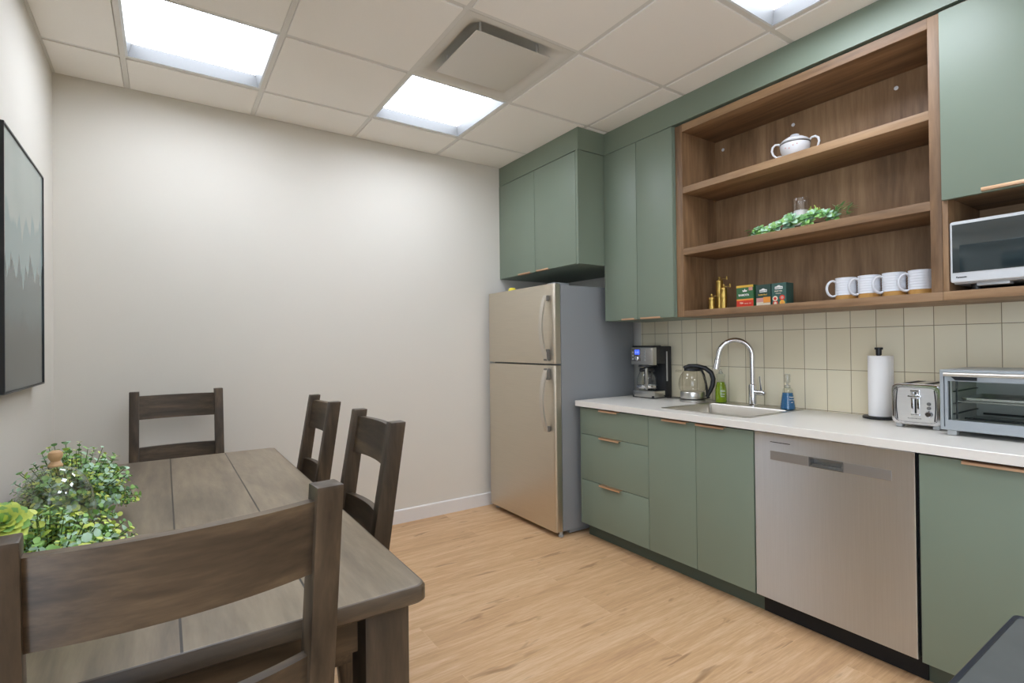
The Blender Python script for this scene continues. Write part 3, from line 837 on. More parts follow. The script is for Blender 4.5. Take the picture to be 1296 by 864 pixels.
for k in range(3): MB().box(cx0 - .003, cx0, 2.437, 2.447, z0 + .25 + k * .022, z0 + .262 + k * .022, .001).build('button', 'silver_plastic', cp, o)
for k in range(4): MB().box(cx0 - .0015, cx0 + .001, 2.335, 2.347, z0 + .245 + k * .019, z0 + .254 + k * .019, .0006).build('indicator', 'silver_plastic', r, o)
MB().box(2.752, 2.764, cy0 - .002, cy0 + .002, z0 + .11, z0 + .305, .001).build('water_gauge', 'silver_plastic', r, o)
MB().lathe([(.064, 0), (.06, .012), (.036, .012)], (2.685, 2.366, z0 + .205), 24).build('filter_housing', 'black_plastic', r, o)
cc = (2.672, 2.366, z0 + .05)
cr = thing('coffee_carafe', 'glass coffee carafe with steel handle standing in the coffee maker', 'carafe', cc)
MB().lathe([(.05, .002), (.062, .012), (.066, .05), (.062, .085), (.048, .118), (.043, .128)], (0, 0, 0), 32, cap1=False).build('jug', 'clear_glass', cr)
MB().lathe([(.045, .122), (.049, .128), (.046, .145), (.02, .15), (0, .151)], (0, 0, 0), 24).build('lid', 'black_plastic', cr)
MB().lathe([(.0665, .016), (.0675, .018), (.0675, .030), (.0665, .032)], (0, 0, 0), 32, cap0=False, cap1=False).build('band', 'chrome', cr)
hd = Vector((-.76, -.65, 0)).normalized(); hp = lambda q, z: (hd.x * q, hd.y * q, z)
MB().tube([hp(.044, .135), hp(.075, .14), hp(.09, .125), hp(.092, .07), hp(.088, .01)], [.009, .011, .012, .012, .010], 12, flat=.8).build('handle', 'steel_plain', cr)
# power cord
P = [(2.80, 2.285, ZT + .03), (2.77, 2.262, ZT + .008), (2.73, 2.25, ZT + .006), (2.70, 2.245, ZT + .02), (2.72, 2.24, ZT + .006), (2.77, 2.2, ZT + .005), (2.80, 2.12, ZT + .005), (2.81, 2.04, ZT + .006), (2.815, 1.99, ZT + .02)]
Q = []
for k in range(len(P) - 1):
    for u in (0, .34, .67): Q.append(tuple(Vector(P[k]).lerp(Vector(P[k + 1]), u)))
Q.append(P[-1])
cd = MB().tube(Q, .0035, 8).build('power_cord', 'black_plastic', None, (2.77, 2.2, ZT)); cd.location = (2.77, 2.2, ZT); cd['label'] = 'black power cord trailing on the worktop behind the glass kettle'; cd['category'] = 'cord'

# ------------------------------------------------------------------ kettle
c = (2.69, 2.022, ZT + .001)
r = thing('glass_kettle', 'clear glass electric kettle with black handle and steel base', 'kettle', c, math.radians(0))
MB().lathe([(.074, 0), (.075, .003), (.075, .013), (.07, .017)], (0, 0, 0), 36).build('power_base', 'steel_plain', r)
MB().lathe([(.07, .018), (.071, .02), (.0715, .058), (.069, .062)], (0, 0, 0), 36).build('heating_base', 'steel_plain', r)
MB().lathe([(.0715, .0175), (.0725, .018), (.0725, .021), (.0715, .0215)], (0, 0, 0), 36).build('seal_ring', 'black_plastic', r)
MB().lathe([(.069, .062), (.078, .08), (.0815, .105), (.078, .138), (.065, .168), (.047, .192)], (0, 0, 0), 36, cap0=False, cap1=False).build('jug', 'kettle_glass', r)
MB().lathe([(.047, .188), (.049, .193), (.045, .203), (.028, .21), (0, .212)], (0, 0, 0), 28).build('lid', 'black_plastic', r)
hd = Vector((.55, -.84, 0)).normalized(); hp = lambda q, z: (hd.x * q, hd.y * q, z)
ha = MB().tube([hp(-.05, .205), hp(-.02, .219), hp(.03, .217), hp(.075, .205), hp(.108, .178), hp(.12, .14), hp(.115, .10), hp(.098, .062), hp(.082, .03)],
               [.010, .011, .013, .014, .0145, .014, .013, .012, .011], 14, flat=.75)
ha.tube([hp(.052, .2), hp(.066, .165), hp(.078, .11), hp(.084, .06), hp(.086, .035)], [.007, .007, .007, .008, .009], 10)
ha.build('handle', 'black_plastic', r)
MB().prism([(-.02, 0), (.02, 0), (.009, .035), (-.009, .035)], 'z', 0, .016, .002, Matrix.Translation(tuple(Vector(hp(-.062, .178)))) @ Matrix.Rotation(math.atan2(-hd.y, -hd.x) - PI / 2, 4, 'Z')).build('spout', 'kettle_glass', r)

# ------------------------------------------------------------------ soaps
def soap(name, label, c, prof, liq_top, mliq, top_parts, text, tm):
    r = thing(name, label, 'bottle', c)
    MB().lathe(prof, (0, 0, 0), 28, cap1=False).build('bottle', 'bottle_plastic', r)
    lp = [(max(0.001, q - .0016), z + .0015) for q, z in prof if z < liq_top]
    for k in range(len(prof) - 1):
        if prof[k][1] < liq_top <= prof[k + 1][1]:
            u = (liq_top - prof[k][1]) / (prof[k + 1][1] - prof[k][1]); q = prof[k][0] + (prof[k + 1][0] - prof[k][0]) * u
            lp += [(q - .0016, liq_top), (0, liq_top)]
    MB().lathe(lp, (0, 0, 0), 28).build('liquid', mliq, r)
    for nm, pr_, mt in top_parts: MB().lathe(pr_, (0, 0, 0), 20).build(nm, mt, r)
    a = math.radians(tm[0]); n = Vector((-math.cos(a), -math.sin(a), 0)); ri = Vector((n.y * -1, n.x, 0)) * -1
    ri = Vector((0, 0, 1)).cross(n) 
    tb = MB()
    for (s_, sz, zz, rad) in text:
        p = n * (rad + .0012)
        mxx = Matrix(((ri.x, 0, n.x, p.x), (ri.y, 0, n.y, p.y), (0, 1, 0, zz), (0, 0, 0, 1)))
        tb.text(s_, sz, mxx, .0003, 'CENTER')
    tb.build('lettering', 'white_text', r)
    return r
soap('dish_soap', 'clear bottle of green dish soap behind the sink near the kettle', (2.757, 1.872, ZT + .0035),
     [(.03, 0), (.033, .004), (.0335, .03), (.033, .07), (.028, .1), (.021, .125), (.022, .145), (.0255, .162), (.025, .168), (.012, .174), (.011, .182)], .122, 'liquid_green',
     [('cap', [(.0125, .172), (.0125, .182), (.009, .184), (.008, .196), (.004, .199), (0, .2)], 'frosted_pump')],
     [('dish', .017, .066, .033), ('soap', .013, .05, .0335), ('lime', .011, .036, .0335)], (50,))
soap('hand_soap', 'pump bottle of blue soap beside the sink left of the paper towels', (2.735, 1.462, ZT + .0035),
     [(.034, 0), (.037, .004), (.035, .02), (.03, .06), (.0255, .09), (.023, .105), (.018, .112), (.014, .116)], .088, 'liquid_blue',
     [('pump', [(.0145, .112), (.0145, .128), (.006, .13), (.006, .140), (.0135, .143), (.0145, .18), (.0135, .186), (0, .187)], 'frosted_pump')],
     [('foam', .012, .064, .0315), ('hand soap', .007, .052, .032), ('sea', .009, .038, .0335)], (62,))

# ------------------------------------------------------------------ paper towels
tx, ty = 2.752, 1.045
c = (tx, ty, ZT + .001)
r = thing('paper_towel_holder', 'black upright paper towel holder with round base', 'holder', c)
MB().lathe([(.066, 0), (.067, .002), (.067, .009), (.064, .011), (.02, .0115)], (0, 0, 0), 40).build('base', 'black_plastic', r)
MB().cyl((0, 0, .01), (0, 0, .30), .008, .008, 16).build('rod', 'black_plastic', r)
MB().cyl((0, 0, .292), (0, 0, .318), .0115, .0115, 20).lathe([(.016, .318), (.0165, .32), (.0165, .326), (.015, .328), (0, .328)], (0, 0, 0), 24).build('finial', 'black_plastic', r)
pt = MB().lathe([(.0105, .0), (.043, .0), (.0438, .001), (.0438, .277), (.043, .278), (.0105, .278), (.0105, .0)], (0, 0, 0), 40, cap0=False, cap1=False)
pt.box(.006, .040, -.0445, -.0435, .001, .277)
pr_ = pt.build('paper_towel_roll', 'paper_white', None); pr_.location = (tx, ty, ZT + .0125)
pr_['label'] = 'white roll of paper towels standing on the black holder'; pr_['category'] = 'paper towel'

# ------------------------------------------------------------------ toaster
c = (2.665, .842, ZT + .001)
r = thing('toaster', 'brushed steel two-slice toaster between paper towels and toaster oven', 'toaster', c, math.radians(3))
hx, hy = .128, .083
def TL(x, d, zt=.180, zb=.014):
    return [(x, p[0], p[1]) for p in [(q[0], q[1]) for q in rrect(-hy + d, hy - d, zb + d, zt - d, .022, 0, 6)]]
MB().loft([TL(-hx + .010, .002), TL(-hx + .012, 0), TL(hx - .012, 0), TL(hx, .008)], True, True).build('shell', 'steel_toaster', r)
MB().loft([TL(-hx + .012, .001), TL(-hx + .002, .001), TL(-hx - .002, .004), TL(-hx - .002, .010), TL(-hx + .001, .012)], False, True).build('front_rim', 'chrome', r)
fp = MB().loft([TL(-hx + .002, .014), TL(-hx - .001, .016)], True, True).build('front_panel', 'steel_toaster', r)
for sy in (-1, 1):
    P = [(-hx - .0012, sy * (.0615 + .004 * math.sin(PI * k / 8)), .034 + .125 * k / 8) for k in range(9)]
    MB().tube(P, .0022, 6).build('side_groove', 'black_plastic', fp)
MB().box(-hx - .0018, -hx, -.003, .0035, .062, .150, .0008).build('lever_slot', 'dark_void', fp)
MB().box(-hx - .004, -hx - .0005, -.014, -.0055, .055, .155, .001).box(-hx - .004, -hx - .0005, .006, .0145, .055, .155, .001).box(-hx - .006, -hx - .0005, -.016, .0165, .148, .158, .003).box(-hx - .006, -hx - .0005, -.016, .0165, .052, .060, .003).build('lever_track', 'chrome', fp)
MB().box(-hx - .02, -hx - .002, -.022, .0225, .127, .137, .003).box(-hx - .014, -hx - .002, -.009, .0095, .122, .142, .002).build('lever', 'chrome', r)
for z in (.086, .103): MB().lathe([(.0068, 0), (.0068, .004), (.005, .006), (0, .006)], mat=Matrix.Translation((-hx - .001, -.044, z)) @ Matrix.Rotation(-PI / 2, 4, 'Y')).build('button', 'bracket_grey', r)
MB().lathe([(.014, 0), (.014, .003), (.011, .012), (.009, .014), (0, .014)], mat=Matrix.Translation((-hx - .001, -.044, .062)) @ Matrix.Rotation(-PI / 2, 4, 'Y')).build('dial', 'chrome', r)
MB().text('BLACK+DECKER', .0062, Matrix(((0, 0, -1, -hx - .0015), (-1, 0, 0, .027), (0, 1, 0, .039), (0, 0, 0, 1))), .0003, bold=.0002).build('lettering', 'grey_text', r)
for y in (-.052, .022): MB().box(-hx + .03, hx - .03, y, y + .03, .1785, .1812, .001).build('bread_slot', 'dark_void', r)
MB().box(-hx + .02, hx - .02, -.06, .06, .176, .1802, .001).build('top_plate', 'steel_toaster', r)
for sx in (-1, 1):
    for sy in (-1, 1): MB().box(sx * .095 - .018, sx * .095 + .018, sy * .062 - .012, sy * .062 + .012, 0, .018, .004).build('foot', 'silver_plastic', r)

# ------------------------------------------------------------------ toaster oven
ox0, ox1, oy0, oy1, oz0, oz1 = 2.452, 2.79, .22, .731, .889, 1.116
c = ((ox0 + ox1) / 2, (oy0 + oy1) / 2, ZT + .001)
r = thing('toaster_oven', 'pale metal toaster oven with a wide glass door on the worktop', 'toaster oven', c)
b = MB()
tk = .012
b.box(ox0 + .012, ox1, oy1 - tk, oy1, oz0, oz1, .004).box(ox0 + .012, ox1, oy0, oy0 + tk, oz0, oz1, .004).box(ox0 + .012, ox1, oy0, oy1, oz1 - tk, oz1, .004).box(ox0 + .012, ox1, oy0, oy1, oz0, oz0 + tk, .004).box(ox1 - .01, ox1, oy0, oy1, oz0, oz1, .003)
b.build('shell', 'oven_shell', r, c)
lo = lambda d, x, e=0: [(x, oy0 + d + e, oz0 + d), (x, oy1 - d, oz0 + d), (x, oy1 - d, oz1 - d), (x, oy0 + d + e, oz1 - d)]
MB().loft([lo(0, ox0 + .02), lo(0, ox0 + .004), lo(.003, ox0), lo(.012, ox0), lo(.014, ox0 + .02)], closed=True).build('front_frame', 'oven_shell', r, c)
iy0, iy1, iz0, iz1 = .335, .703, .918, 1.1
b = MB().box(ox0 + .03, ox1 - .02, iy1, iy1 + .004, iz0, iz1).box(ox0 + .03, ox1 - .02, iy0 - .004, iy0, iz0, iz1).box(ox0 + .03, ox1 - .02, iy0, iy1, iz1, iz1 + .003).box(ox0 + .03, ox1 - .02, iy0, iy1, iz0 - .003, iz0).box(ox1 - .024, ox1 - .02, iy0, iy1, iz0, iz1)
b.build('cavity', 'oven_inside', r, c)
b = MB()
for z in (.945, .985, 1.03): b.box(ox0 + .04, ox1 - .03, iy1 - .008, iy1, z, z + .004, .001).box(ox0 + .04, ox1 - .03, iy0, iy0 + .008, z, z + .004, .001)
b.build('rack_guide', 'oven_dark', r, c)
b = MB()
for y in (iy0 + .015, iy1 - .015): b.tube([(ox0 + .04, y, .9955), (ox1 - .04, y, .9955)], .0022, 6)
for x in (ox0 + .045, ox1 - .05): b.tube([(x, iy0 + .012, .9955), (x, iy1 - .012, .9955)], .003, 6)
for k in range(14): b.tube([(ox0 + .045, iy0 + .035 + k * .0228, .9985), (ox1 - .05, iy0 + .035 + k * .0228, .9985)], .0013, 5)
b.build('wire_rack', 'wire_metal', r, c)
tr = MB().loft([rrect(ox0 + .05, ox1 - .06, iy0 + .03, iy1 - .03, .02, .9995), rrect(ox0 + .045, ox1 - .055, iy0 + .022, iy1 - .022, .02, 1.011), rrect(ox0 + .043, ox1 - .053, iy0 + .020, iy1 - .020, .02, 1.011), rrect(ox0 + .049, ox1 - .059, iy0 + .028, iy1 - .028, .02, .998)], True, True)
tr.build('tray', 'wire_metal', r, c)
b = MB()
for y in (iy1 - .014,):
    P = [(ox0 + .035, y, iz0 + .012), (ox0 + .035, y, iz1 - .012)]
    b.tube(P, .003, 6)
for z in (iz0 + .014, iz0 + .014): b.tube([(ox0 + .06, iy0 + .02, z), (ox0 + .06, iy1 - .03, z)], .004, 8)
b.tube([(ox1 - .06, iy0 + .02, iz0 + .014), (ox1 - .06, iy1 - .03, iz0 + .014)], .004, 8)
b.build('heating_rod', 'oven_dark', r, c)
dy0, dy1, dz0, dz1 = .318, oy1 - .0155, .9, oz1 - .014
dl = lambda y_0, y_1, z_0, z_1, x: [(x, y_0, z_0), (x, y_1, z_0), (x, y_1, z_1), (x, y_0, z_1)]
d = MB().loft([dl(dy0, dy1, dz0, dz1, ox0 + .014), dl(dy0, dy1, dz0, dz1, ox0 + .001), dl(dy0 + .010, dy1 - .009, dz0 + .028, dz1 - .028, ox0 + .001), dl(dy0 + .010, dy1 - .009, dz0 + .028, dz1 - .028, ox0 + .014)], closed=True)
dr = d.build('door', 'oven_shell', r, c)
MB().box(ox0 + .006, ox0 + .009, dy0 + .008, dy1 - .007, dz0 + .026, dz1 - .026).build('glass', 'oven_glass', dr, c)
MB().tube([(ox0 - .028, dy0 + .004, dz1 - .002), (ox0 - .028, dy1 - .006, dz1 - .002)], .0075, 12).build('handle', 'handle_metal', dr, c)
for y in (dy0 + .02, dy1 - .022): MB().box(ox0 - .028, ox0 + .002, y - .008, y + .008, dz1 - .010, dz1 + .003, .002).build('handle_bracket', 'oven_shell', dr, c)
MB().prism([(dy1 - .018, dz1 - .010), (dy1 - .095, dz1 - .010), (dy1 - .095, dz1 - .024), (dy1 - .032, dz1 - .024)], 'x', ox0 - .0008, ox0 + .002).build('name_plate', 'frame_black', dr, c)
cpn = MB().box(ox0 - .001, ox0 + .014, oy0 + .012, dy0 - .004, oz0 + .012, oz1 - .014, .001).build('control_panel', 'oven_shell', r, c)
for z in (.94, 1.0, 1.06):
    MB().lathe([(.019, 0), (.018, .016), (.015, .018), (0, .018)], mat=Matrix.Translation((ox0 - .001, .275, z)) @ Matrix.Rotation(-PI / 2, 4, 'Y')).build('knob', 'handle_metal', cpn, c)
for x in (ox0 + .03, ox1 - .04):
    for y in (oy0 + .03, oy1 - .032): MB().box(x - .018, x + .018, y - .014, y + .014, ZT + .001, oz0 + .002, .003).build('foot', 'silver_plastic', r, c)

# ------------------------------------------------------------------ things on the shelves
ZB0, ZB1, ZB2 = 1.4115 + .0005, 1.7635 + .0005, 2.1136 + .0005
# mugs
mug = thing('mug', 'white ribbed mug at the tea box end of the mug row', 'mug', (2.595, 1.112, ZB0), 0, 'white mugs in a row on the bottom shelf')
pr = []
for k in range(29):
    z = .026 + .078 * k / 28
    pr.append((.0425 + .0009 * math.sin(k * PI / 2.0 + .6), z))
outer = [(.0425, .026)] + pr
MB().lathe(outer + [(.0415, .1055), (.0395, .104), (.0385, .036), (.03, .03), (0, .03)], (0, 0, 0), 36).build('body', 'mug_glaze', mug)
MB().lathe([(.039, 0), (.0415, .002), (.0425, .0255), (.0, .0255)], (0, 0, 0), 36).build('base', 'raw_stoneware', mug)
hd = Vector((-.64, .77, 0)).normalized(); hp = lambda q, z: (hd.x * q, hd.y * q, z)
P = [hp(.040, .088)] + [hp(.052 + .026 * math.sin(PI * (k + .0) / 10) + .0, .058 + .036 * math.cos(PI * k / 10)) for k in range(0, 11)] + [hp(.040, .027)]
MB().tube(P, .0052, 12, flat=1.2).build('handle', 'mug_glaze', mug)
for y, lb in ((1.018, 'white ribbed mug second in the row from the tea boxes'), (.924, 'white ribbed mug third in the row from the tea boxes'), (.830, 'white ribbed mug next to the wood post, last in the row')):
    dup(mug, (2.595, y, ZB0), 0, lb)

# tea boxes
def tea(label, x, y0, y1, h, dep, body, build):
    c = (x, (y0 + y1) / 2, ZB0)
    r = thing('tea_box', label, 'tea box', c, 0, 'tea boxes on the bottom shelf')
    w = y1 - y0
    MB().box(0, dep, -w / 2, w / 2, 0, h, .0012).build('carton', body, r)
    build(r, w, h)
def fr(y, z): return Matrix(((0, 0, -1, -.0006), (-1, 0, 0, y), (0, 1, 0, z), (0, 0, 0, 1)))
def patch(mat, r, ya, yb, za, zb, nm='label_panel', e=.0004):
    MB().box(-e, .0002, ya, yb, za, zb).build(nm, mat, r)
def b1(r, w, h):
    patch('tea_yellow', r, -w / 2, w / 2, h - .012, h, 'yellow_band'); patch('tea_red', r, -w / 2, w / 2, .004, .042, 'red_panel')
    patch('tea_orange', r, -w / 2, w / 2, .042, .05, 'orange_band')
    g = MB(); g.prism([(-.011, .088), (.011, .088), (.014, .098), (.006, .094), (0, .104), (-.006, .094), (-.014, .098)], 'x', -.0009, 0).text('RAMOTA', .0145, fr(.036, .066), .0003, bold=.0006)
    g.build('lettering', 'white_text', r)
    MB().box(-.0008, 0, -w / 2 + .004, -w / 2 + .026, h - .03, h - .013).build('sticker', 'tea_pink', r)
    MB().text('TEA', .012, fr(.03, .024), .0003, bold=.0004).text('BAGS 100', .009, fr(.002, .022), .0003).build('small_print', 'tea_cream', r)
def logo(g, z):
    g.prism([(-.020, z), (.020, z), (.020, z + .013), (.011, z + .014), (.004, z + .019), (-.004, z + .019), (-.011, z + .014), (-.020, z + .013)], 'x', -.0007, 0)
def b2(r, w, h):
    g = MB(); logo(g, .077); g.build('emblem', 'white_text', r)
    MB().text('AHMAD TEA', .0066, fr(.0185, .081), .0006, bold=.0002).build('lettering', 'tea_dark', r)
    MB().text('English No.1', .0095, fr(.027, .061), .0003, bold=.0003).build('gold_lettering', 'tea_yellow', r)
    for (m_, a, b_, c_, d_) in (('tea_pink', 0, w / 2 - .003, .026, .048), ('tea_orange', -w / 2 + .002, 0, .022, .051), ('tea_cream', 0, w / 2 - .003, .002, .026), ('tea_cream', -w / 2 + .002, 0, .002, .021)): patch(m_, r, a, b_, c_, d_, 'picture_panel')
def b3(r, w, h):
    g = MB(); logo(g, .085); g.build('emblem', 'white_text', r)
    MB().text('AHMAD TEA', .0066, fr(.0185, .089), .0006, bold=.0002).build('lettering', 'tea_teal', r)
    MB().text('FRUIT TEA', .0085, fr(.022, .072), .0003, bold=.0003).text('selection', .008, fr(.017, .061), .0003).build('small_print', 'tea_cream', r)
    for (y, z, a, b_) in ((.019, .038, 'tea_cream', 'tea_red'), (-.017, .041, 'tea_red', 'tea_pink'), (.018, .0145, 'tea_red', 'tea_cream'), (-.017, .0150, 'tea_yellow', 'tea_orange')):
        R_ = Matrix.Translation((0, y, z)) @ Matrix.Rotation(-PI / 2, 4, 'Y')
        f_ = MB().lathe([(.0135, 0), (.0135, .0006), (0, .0007)], mat=R_).build('fruit_picture', a, r)
        MB().lathe([(.0075, .0006), (.0075, .001), (0, .001)], mat=R_).build('fruit_centre', b_, f_)
tea('yellow-topped green and red tea box on the bottom shelf', 2.59, 1.558, 1.655, .123, .06, 'tea_green', b1)
tea('dark green tea box with white emblem in the middle of three', 2.595, 1.466, 1.547, .117, .07, 'tea_dark', b2)
tea('teal green tea box with four fruit pictures on its front', 2.59, 1.384, 1.459, .116, .07, 'tea_teal', b3)

# brass grinders with cranks
def grinder(label, c, R_, h, ang):
    r = thing('brass_grinder', label, 'grinder', c, 0, 'brass hand grinders on the bottom shelf')
    MB().lathe([(R_ * 1.04, 0), (R_ * 1.04, .004), (R_, .006), (R_, h * .55), (R_ * 1.03, h * .55 + .002), (R_, h * .55 + .004), (R_, h - .012), (R_ * 1.05, h - .01), (R_ * 1.05, h - .003), (R_ * .98, h), (R_ * .4, h + .004)], (0, 0, 0), 24).build('body', 'brass', r)
    MB().lathe([(R_ * .22, h + .003), (R_ * .2, h + .008), (R_ * .38, h + .012), (R_ * .4, h + .017), (R_ * .25, h + .022), (0, h + .024)], (0, 0, 0), 16).build('finial', 'brass', r)
    d = Vector((math.cos(ang), math.sin(ang), 0)); L = R_ * 2.0
    k = MB().tube([(0, 0, h + .006), tuple(d * L * .6 + Vector((0, 0, h + .01))), tuple(d * L + Vector((0, 0, h + .006)))], .0016, 8)
    cr_ = k.build('crank', 'brass', r)
    MB().lathe([(.003, 0), (.0046, .006), (.0042, .016), (.002, .020), (0, .0205)], tuple(d * L + Vector((0, 0, h + .003))), 12).build('crank_knob', 'brass', cr_)
grinder('short brass hand grinder with crank, smallest of the three', (2.575, 1.798, ZB0), .0175, .070, math.radians(-60))
grinder('tall brass hand grinder with crank, tallest of the three', (2.63, 1.786, ZB0), .0195, .170, math.radians(-55))
grinder('mid-height slim brass hand grinder in front of the tall one', (2.575, 1.722, ZB0), .0160, .118, math.radians(-55))

# sugar bowl
c = (2.575, 1.322, ZB2)
r = thing('sugar_bowl', 'white china lidded sugar bowl with two looped handles on the top shelf', 'sugar bowl', c)
MB().lathe([(.04, 0), (.044, .004), (.04, .009), (.055, .03), (.064, .055), (.067, .075), (.064, .086), (.06, .086), (.058, .06), (0, .02)], (0, 0, 0), 36).build('bowl', 'white_ceramic', r)
MB().lathe([(.066, .087), (.067, .09), (.058, .1), (.04, .112), (.026, .118), (.0, .12)], (0, 0, 0), 36).lathe([(.008, .117), (.007, .121), (.018, .124), (.020, .127), (.014, .13), (0, .131)], (0, 0, 0), 18).build('lid', 'white_ceramic', r)
MB().lathe([(.0664, .079), (.0684, .081), (.0684, .083), (.0655, .085)], (0, 0, 0), 36, cap0=False, cap1=False).build('grey_band', 'bracket_grey', r)
dv = Vector((.28, -.96, 0)).normalized()
for s in (-1, 1):
    P = [tuple(dv * s * q + Vector((0, 0, z))) for q, z in ((.060, .085), (.072, .098), (.088, .100), (.100, .09), (.104, .072), (.098, .052), (.084, .036), (.066, .036), (.056, .035))]
    MB().tube(P, [.0045, .005, .0055, .0055, .0055, .005, .005, .005, .004], 10).build('handle', 'white_ceramic', r)
fl = MB()
for a, z, q in ((200, .06, .0655), (215, .064, .0662), (168, .055, .0645), (184, .05, .0633)):
    an = math.radians(a); fl.sphere((math.cos(an) * q, math.sin(an) * q, z), .0032, (.6, 1, 1), 8)
fl.build('flower_motif', 'tea_pink', r)

# succulent garland + candle glass
c = (2.565, 1.30, ZB1)
r = thing('succulent_garland', 'low garland of pale green succulents lying on the middle shelf', 'garland', c)
rng = random.Random(5); lf = MB()
AX = Vector((-.72, 0, .70)).normalized(); AY = Vector((0, 1, 0)); AZ = AX.cross(AY)
def rosette(p, R_, n, m1, m2, w=.6, up=.15):
    for k in range(n):
        az = k * 2.399; el = up + 1.0 * (k / n)
        d = AY * (math.cos(az) * math.cos(el)) + AZ * (math.sin(az) * math.cos(el)) + AX * math.sin(el)
        lf.mi = 1 if rng.random() < .45 else (0 if rng.random() < .6 else 3)
        L = R_ * (1.0 - .5 * k / n); leaf(lf, p + d * .003, d, AX, L, L * w, .5)
for y, x, z, R_, m1 in ((.19, -.02, .03, .05, 0), (.15, -.045, .018, .045, 0), (.12, .0, .04, .05, 1), (.09, -.05, .025, .042, 0), (.06, .03, .075, .05, 1), (.045, -.05, .04, .045, 1), (.005, -.06, .045, .05, 1), (-.045, -.05, .035, .05, 0),
                        (-.085, -.04, .055, .045, 1), (-.11, -.03, .05, .042, 1), (-.14, -.035, .045, .04, 0), (-.16, -.01, .03, .04, 0), (.02, -.05, .02, .04, 0), (.11, -.06, .015, .04, 0), (-.07, -.055, .018, .04, 3)):
    rosette(Vector((x, y, z)), R_, 14, m1, 3 if m1 == 0 else 0)
for k in range(26):
    p = Vector((.0 + rng.uniform(-.02, .03), -.055 + rng.uniform(-.03, .02), .05 + rng.uniform(0, .05))); lf.mi = 2
    leaf(lf, p, Vector((rng.gauss(0, .6), rng.gauss(0, .6), .8)), Vector((0, -1, 0)), .022, .012)
for k in range(60):
    y = -.16 - rng.random() * .07; lf.mi = 3 if k % 4 else 0
    leaf(lf, Vector((-.02 + rng.uniform(-.02, .02), y, .025 + rng.uniform(0, .055))), Vector((rng.gauss(0, .5), -.7 + rng.gauss(0, .4), rng.uniform(0, .8))), Vector((0, 0, 1)), .03, .006)
for k in range(24):
    y = .16 + rng.random() * .06; lf.mi = 0 if k % 3 else 3
    leaf(lf, Vector((-.02 + rng.uniform(-.03, .02), y, .01 + rng.uniform(0, .04))), Vector((rng.gauss(0, .5), .6, rng.uniform(-.1, .6))), Vector((0, 0, 1)), .045, .02)
for v in lf.bm.verts:
    v.co.z = max(v.co.z, .002)
    q = Vector((v.co.x - .047, v.co.y - .018))
    if q.length < .043: q = q.normalized() * .043; v.co.x, v.co.y = .047 + q.x, .018 + q.y
lf.build('leaves', ['leaf_green', 'leaf_blue', 'leaf_lime', 'leaf_deep'], r, ang=80, recalc=False)
MB().tube([(-.03, .2, .006), (-.045, .1, .0105), (-.05, 0, .0105), (-.045, -.1, .0105), (-.02, -.2, .006)], [.004, .009, .009, .009, .004], 8).build('twig', 'moss_brown', r)
c = (2.612, 1.318, ZB1)
r = thing('candle_glass', 'clear glass cylinder holding a white candle among the succulents', 'candle holder', c)
MB().lathe([(.0345, .001), (.0375, .003), (.0375, .168), (.0355, .168), (.0355, .008), (0, .008)], (0, 0, 0), 36).build('glass', 'candle_clear', r)
cdl = MB().lathe([(.032, 0), (.0325, .002), (.0325, .098), (.031, .101), (.01, .1), (0, .1)], (0, 0, 0), 32).tube([(0, 0, .1), (.001, 0, .112)], .001, 6).build('candle', 'candle_wax', None)
cdl.location = (2.612, 1.318, ZB1 + .0085); cdl['label'] = 'white pillar candle standing inside the glass cylinder on the middle shelf'; cdl['category'] = 'candle'

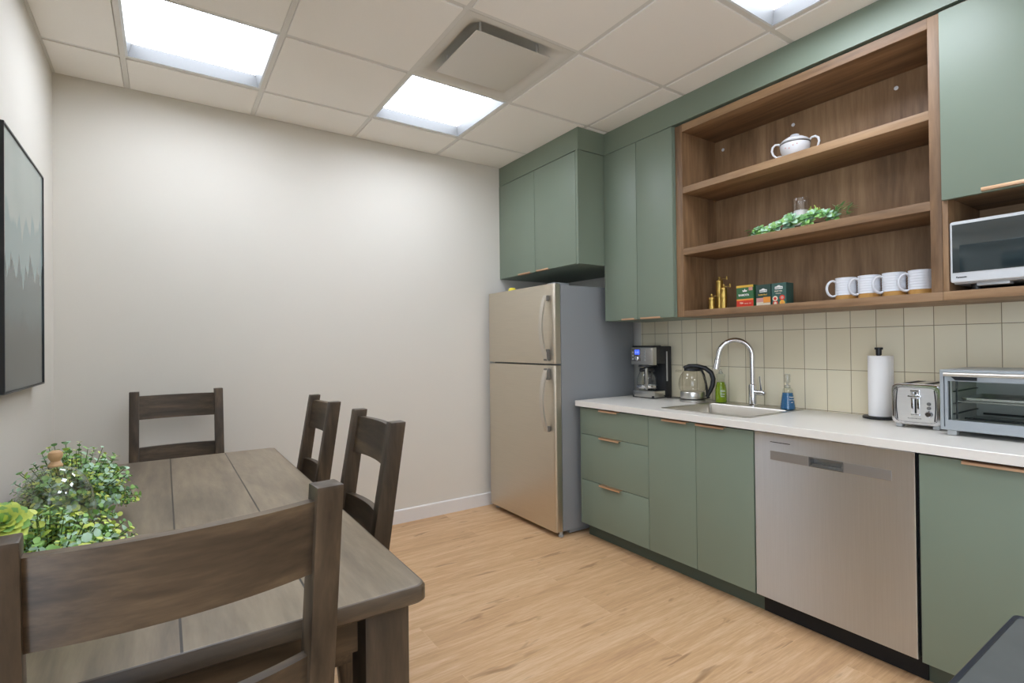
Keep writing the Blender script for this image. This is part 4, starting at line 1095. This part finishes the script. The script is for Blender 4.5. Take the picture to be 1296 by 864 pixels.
# ------------------------------------------------------------------ dark side table at lower right
c = (1.06, -.03, 0)
r = thing('side_table', 'dark grey glossy side table corner at the lower right edge', 'table', c)
ax0, ax1, ay0, ay1, az = .76, 1.357, -.36, .295, .70
q = lambda d, z: rrect(ax0 + d, ax1 - d, ay0 + d, ay1 - d, .012, z, 4)
MB().loft([q(.002, az - .03), q(0, az - .028), q(0, az - .002), q(.002, az), q(.008, az), q(.009, az - .001)], True, False).build('rim', 'dark_edge', r, c)
MB().loft([q(.008, az - .004), q(.008, az - .0012)], True, True).build('top', 'dark_top', r, c)
for x in (ax0 + .03, ax1 - .07):
    for y in (ay0 + .03, ay1 - .07): MB().box(x, x + .04, y, y + .04, 0, az - .029, .003).build('leg', 'dark_edge', r, c)

# ------------------------------------------------------------------ camera, world, view
f_px, yaw, pitch, roll, H = 655.6824, .5922, .0074, -.0114, 1.227
cy_, sy_ = math.cos(yaw), math.sin(yaw)
F = Vector((sy_, cy_, 0)); Rt = Vector((cy_, -sy_, 0)); U = Vector((0, 0, 1))
F, U = F * math.cos(pitch) + U * math.sin(pitch), U * math.cos(pitch) - F * math.sin(pitch)
Rt, U = Rt * math.cos(roll) + U * math.sin(roll), U * math.cos(roll) - Rt * math.sin(roll)
cam = bpy.data.cameras.new('camera'); co = bpy.data.objects.new('camera', cam); COL.objects.link(co)
cam.sensor_fit = 'HORIZONTAL'; cam.sensor_width = 36; cam.lens = f_px / 1296 * 36
cam.clip_start = .02
co.matrix_world = Matrix(((Rt.x, U.x, -F.x, 0), (Rt.y, U.y, -F.y, 0), (Rt.z, U.z, -F.z, H), (0, 0, 0, 1)))
S.camera = co
pl = bpy.data.lights.new('added_window_portal', 'AREA'); pl.shape = 'RECTANGLE'; pl.size = WZ1 - WZ0; pl.size_y = WY1 - WY0; pl.cycles.is_portal = True  # samples the sky through the added window
po = bpy.data.objects.new('added_window_portal', pl); COL.objects.link(po); po.location = (XL - .09, (WY0 + WY1) / 2, (WZ0 + WZ1) / 2); po.rotation_euler = (0, -PI / 2, 0)
w = bpy.data.worlds.new('world'); S.world = w; w.use_nodes = True
w.node_tree.nodes['Background'].inputs[0].default_value = (.86, .97, 1.14, 1); w.node_tree.nodes['Background'].inputs[1].default_value = 3.1
S.view_settings.view_transform = 'Standard'; S.view_settings.look = 'None'
S.view_settings.exposure = 0.37; S.view_settings.gamma = 1.0; S.view_settings.use_curve_mapping = False
try:
    S.cycles.max_bounces = 10; S.cycles.transparent_max_bounces = 16; S.cycles.diffuse_bounces = 6
    S.cycles.use_denoising = True
    S.cycles.sample_clamp_indirect = 6.0
except Exception: pass
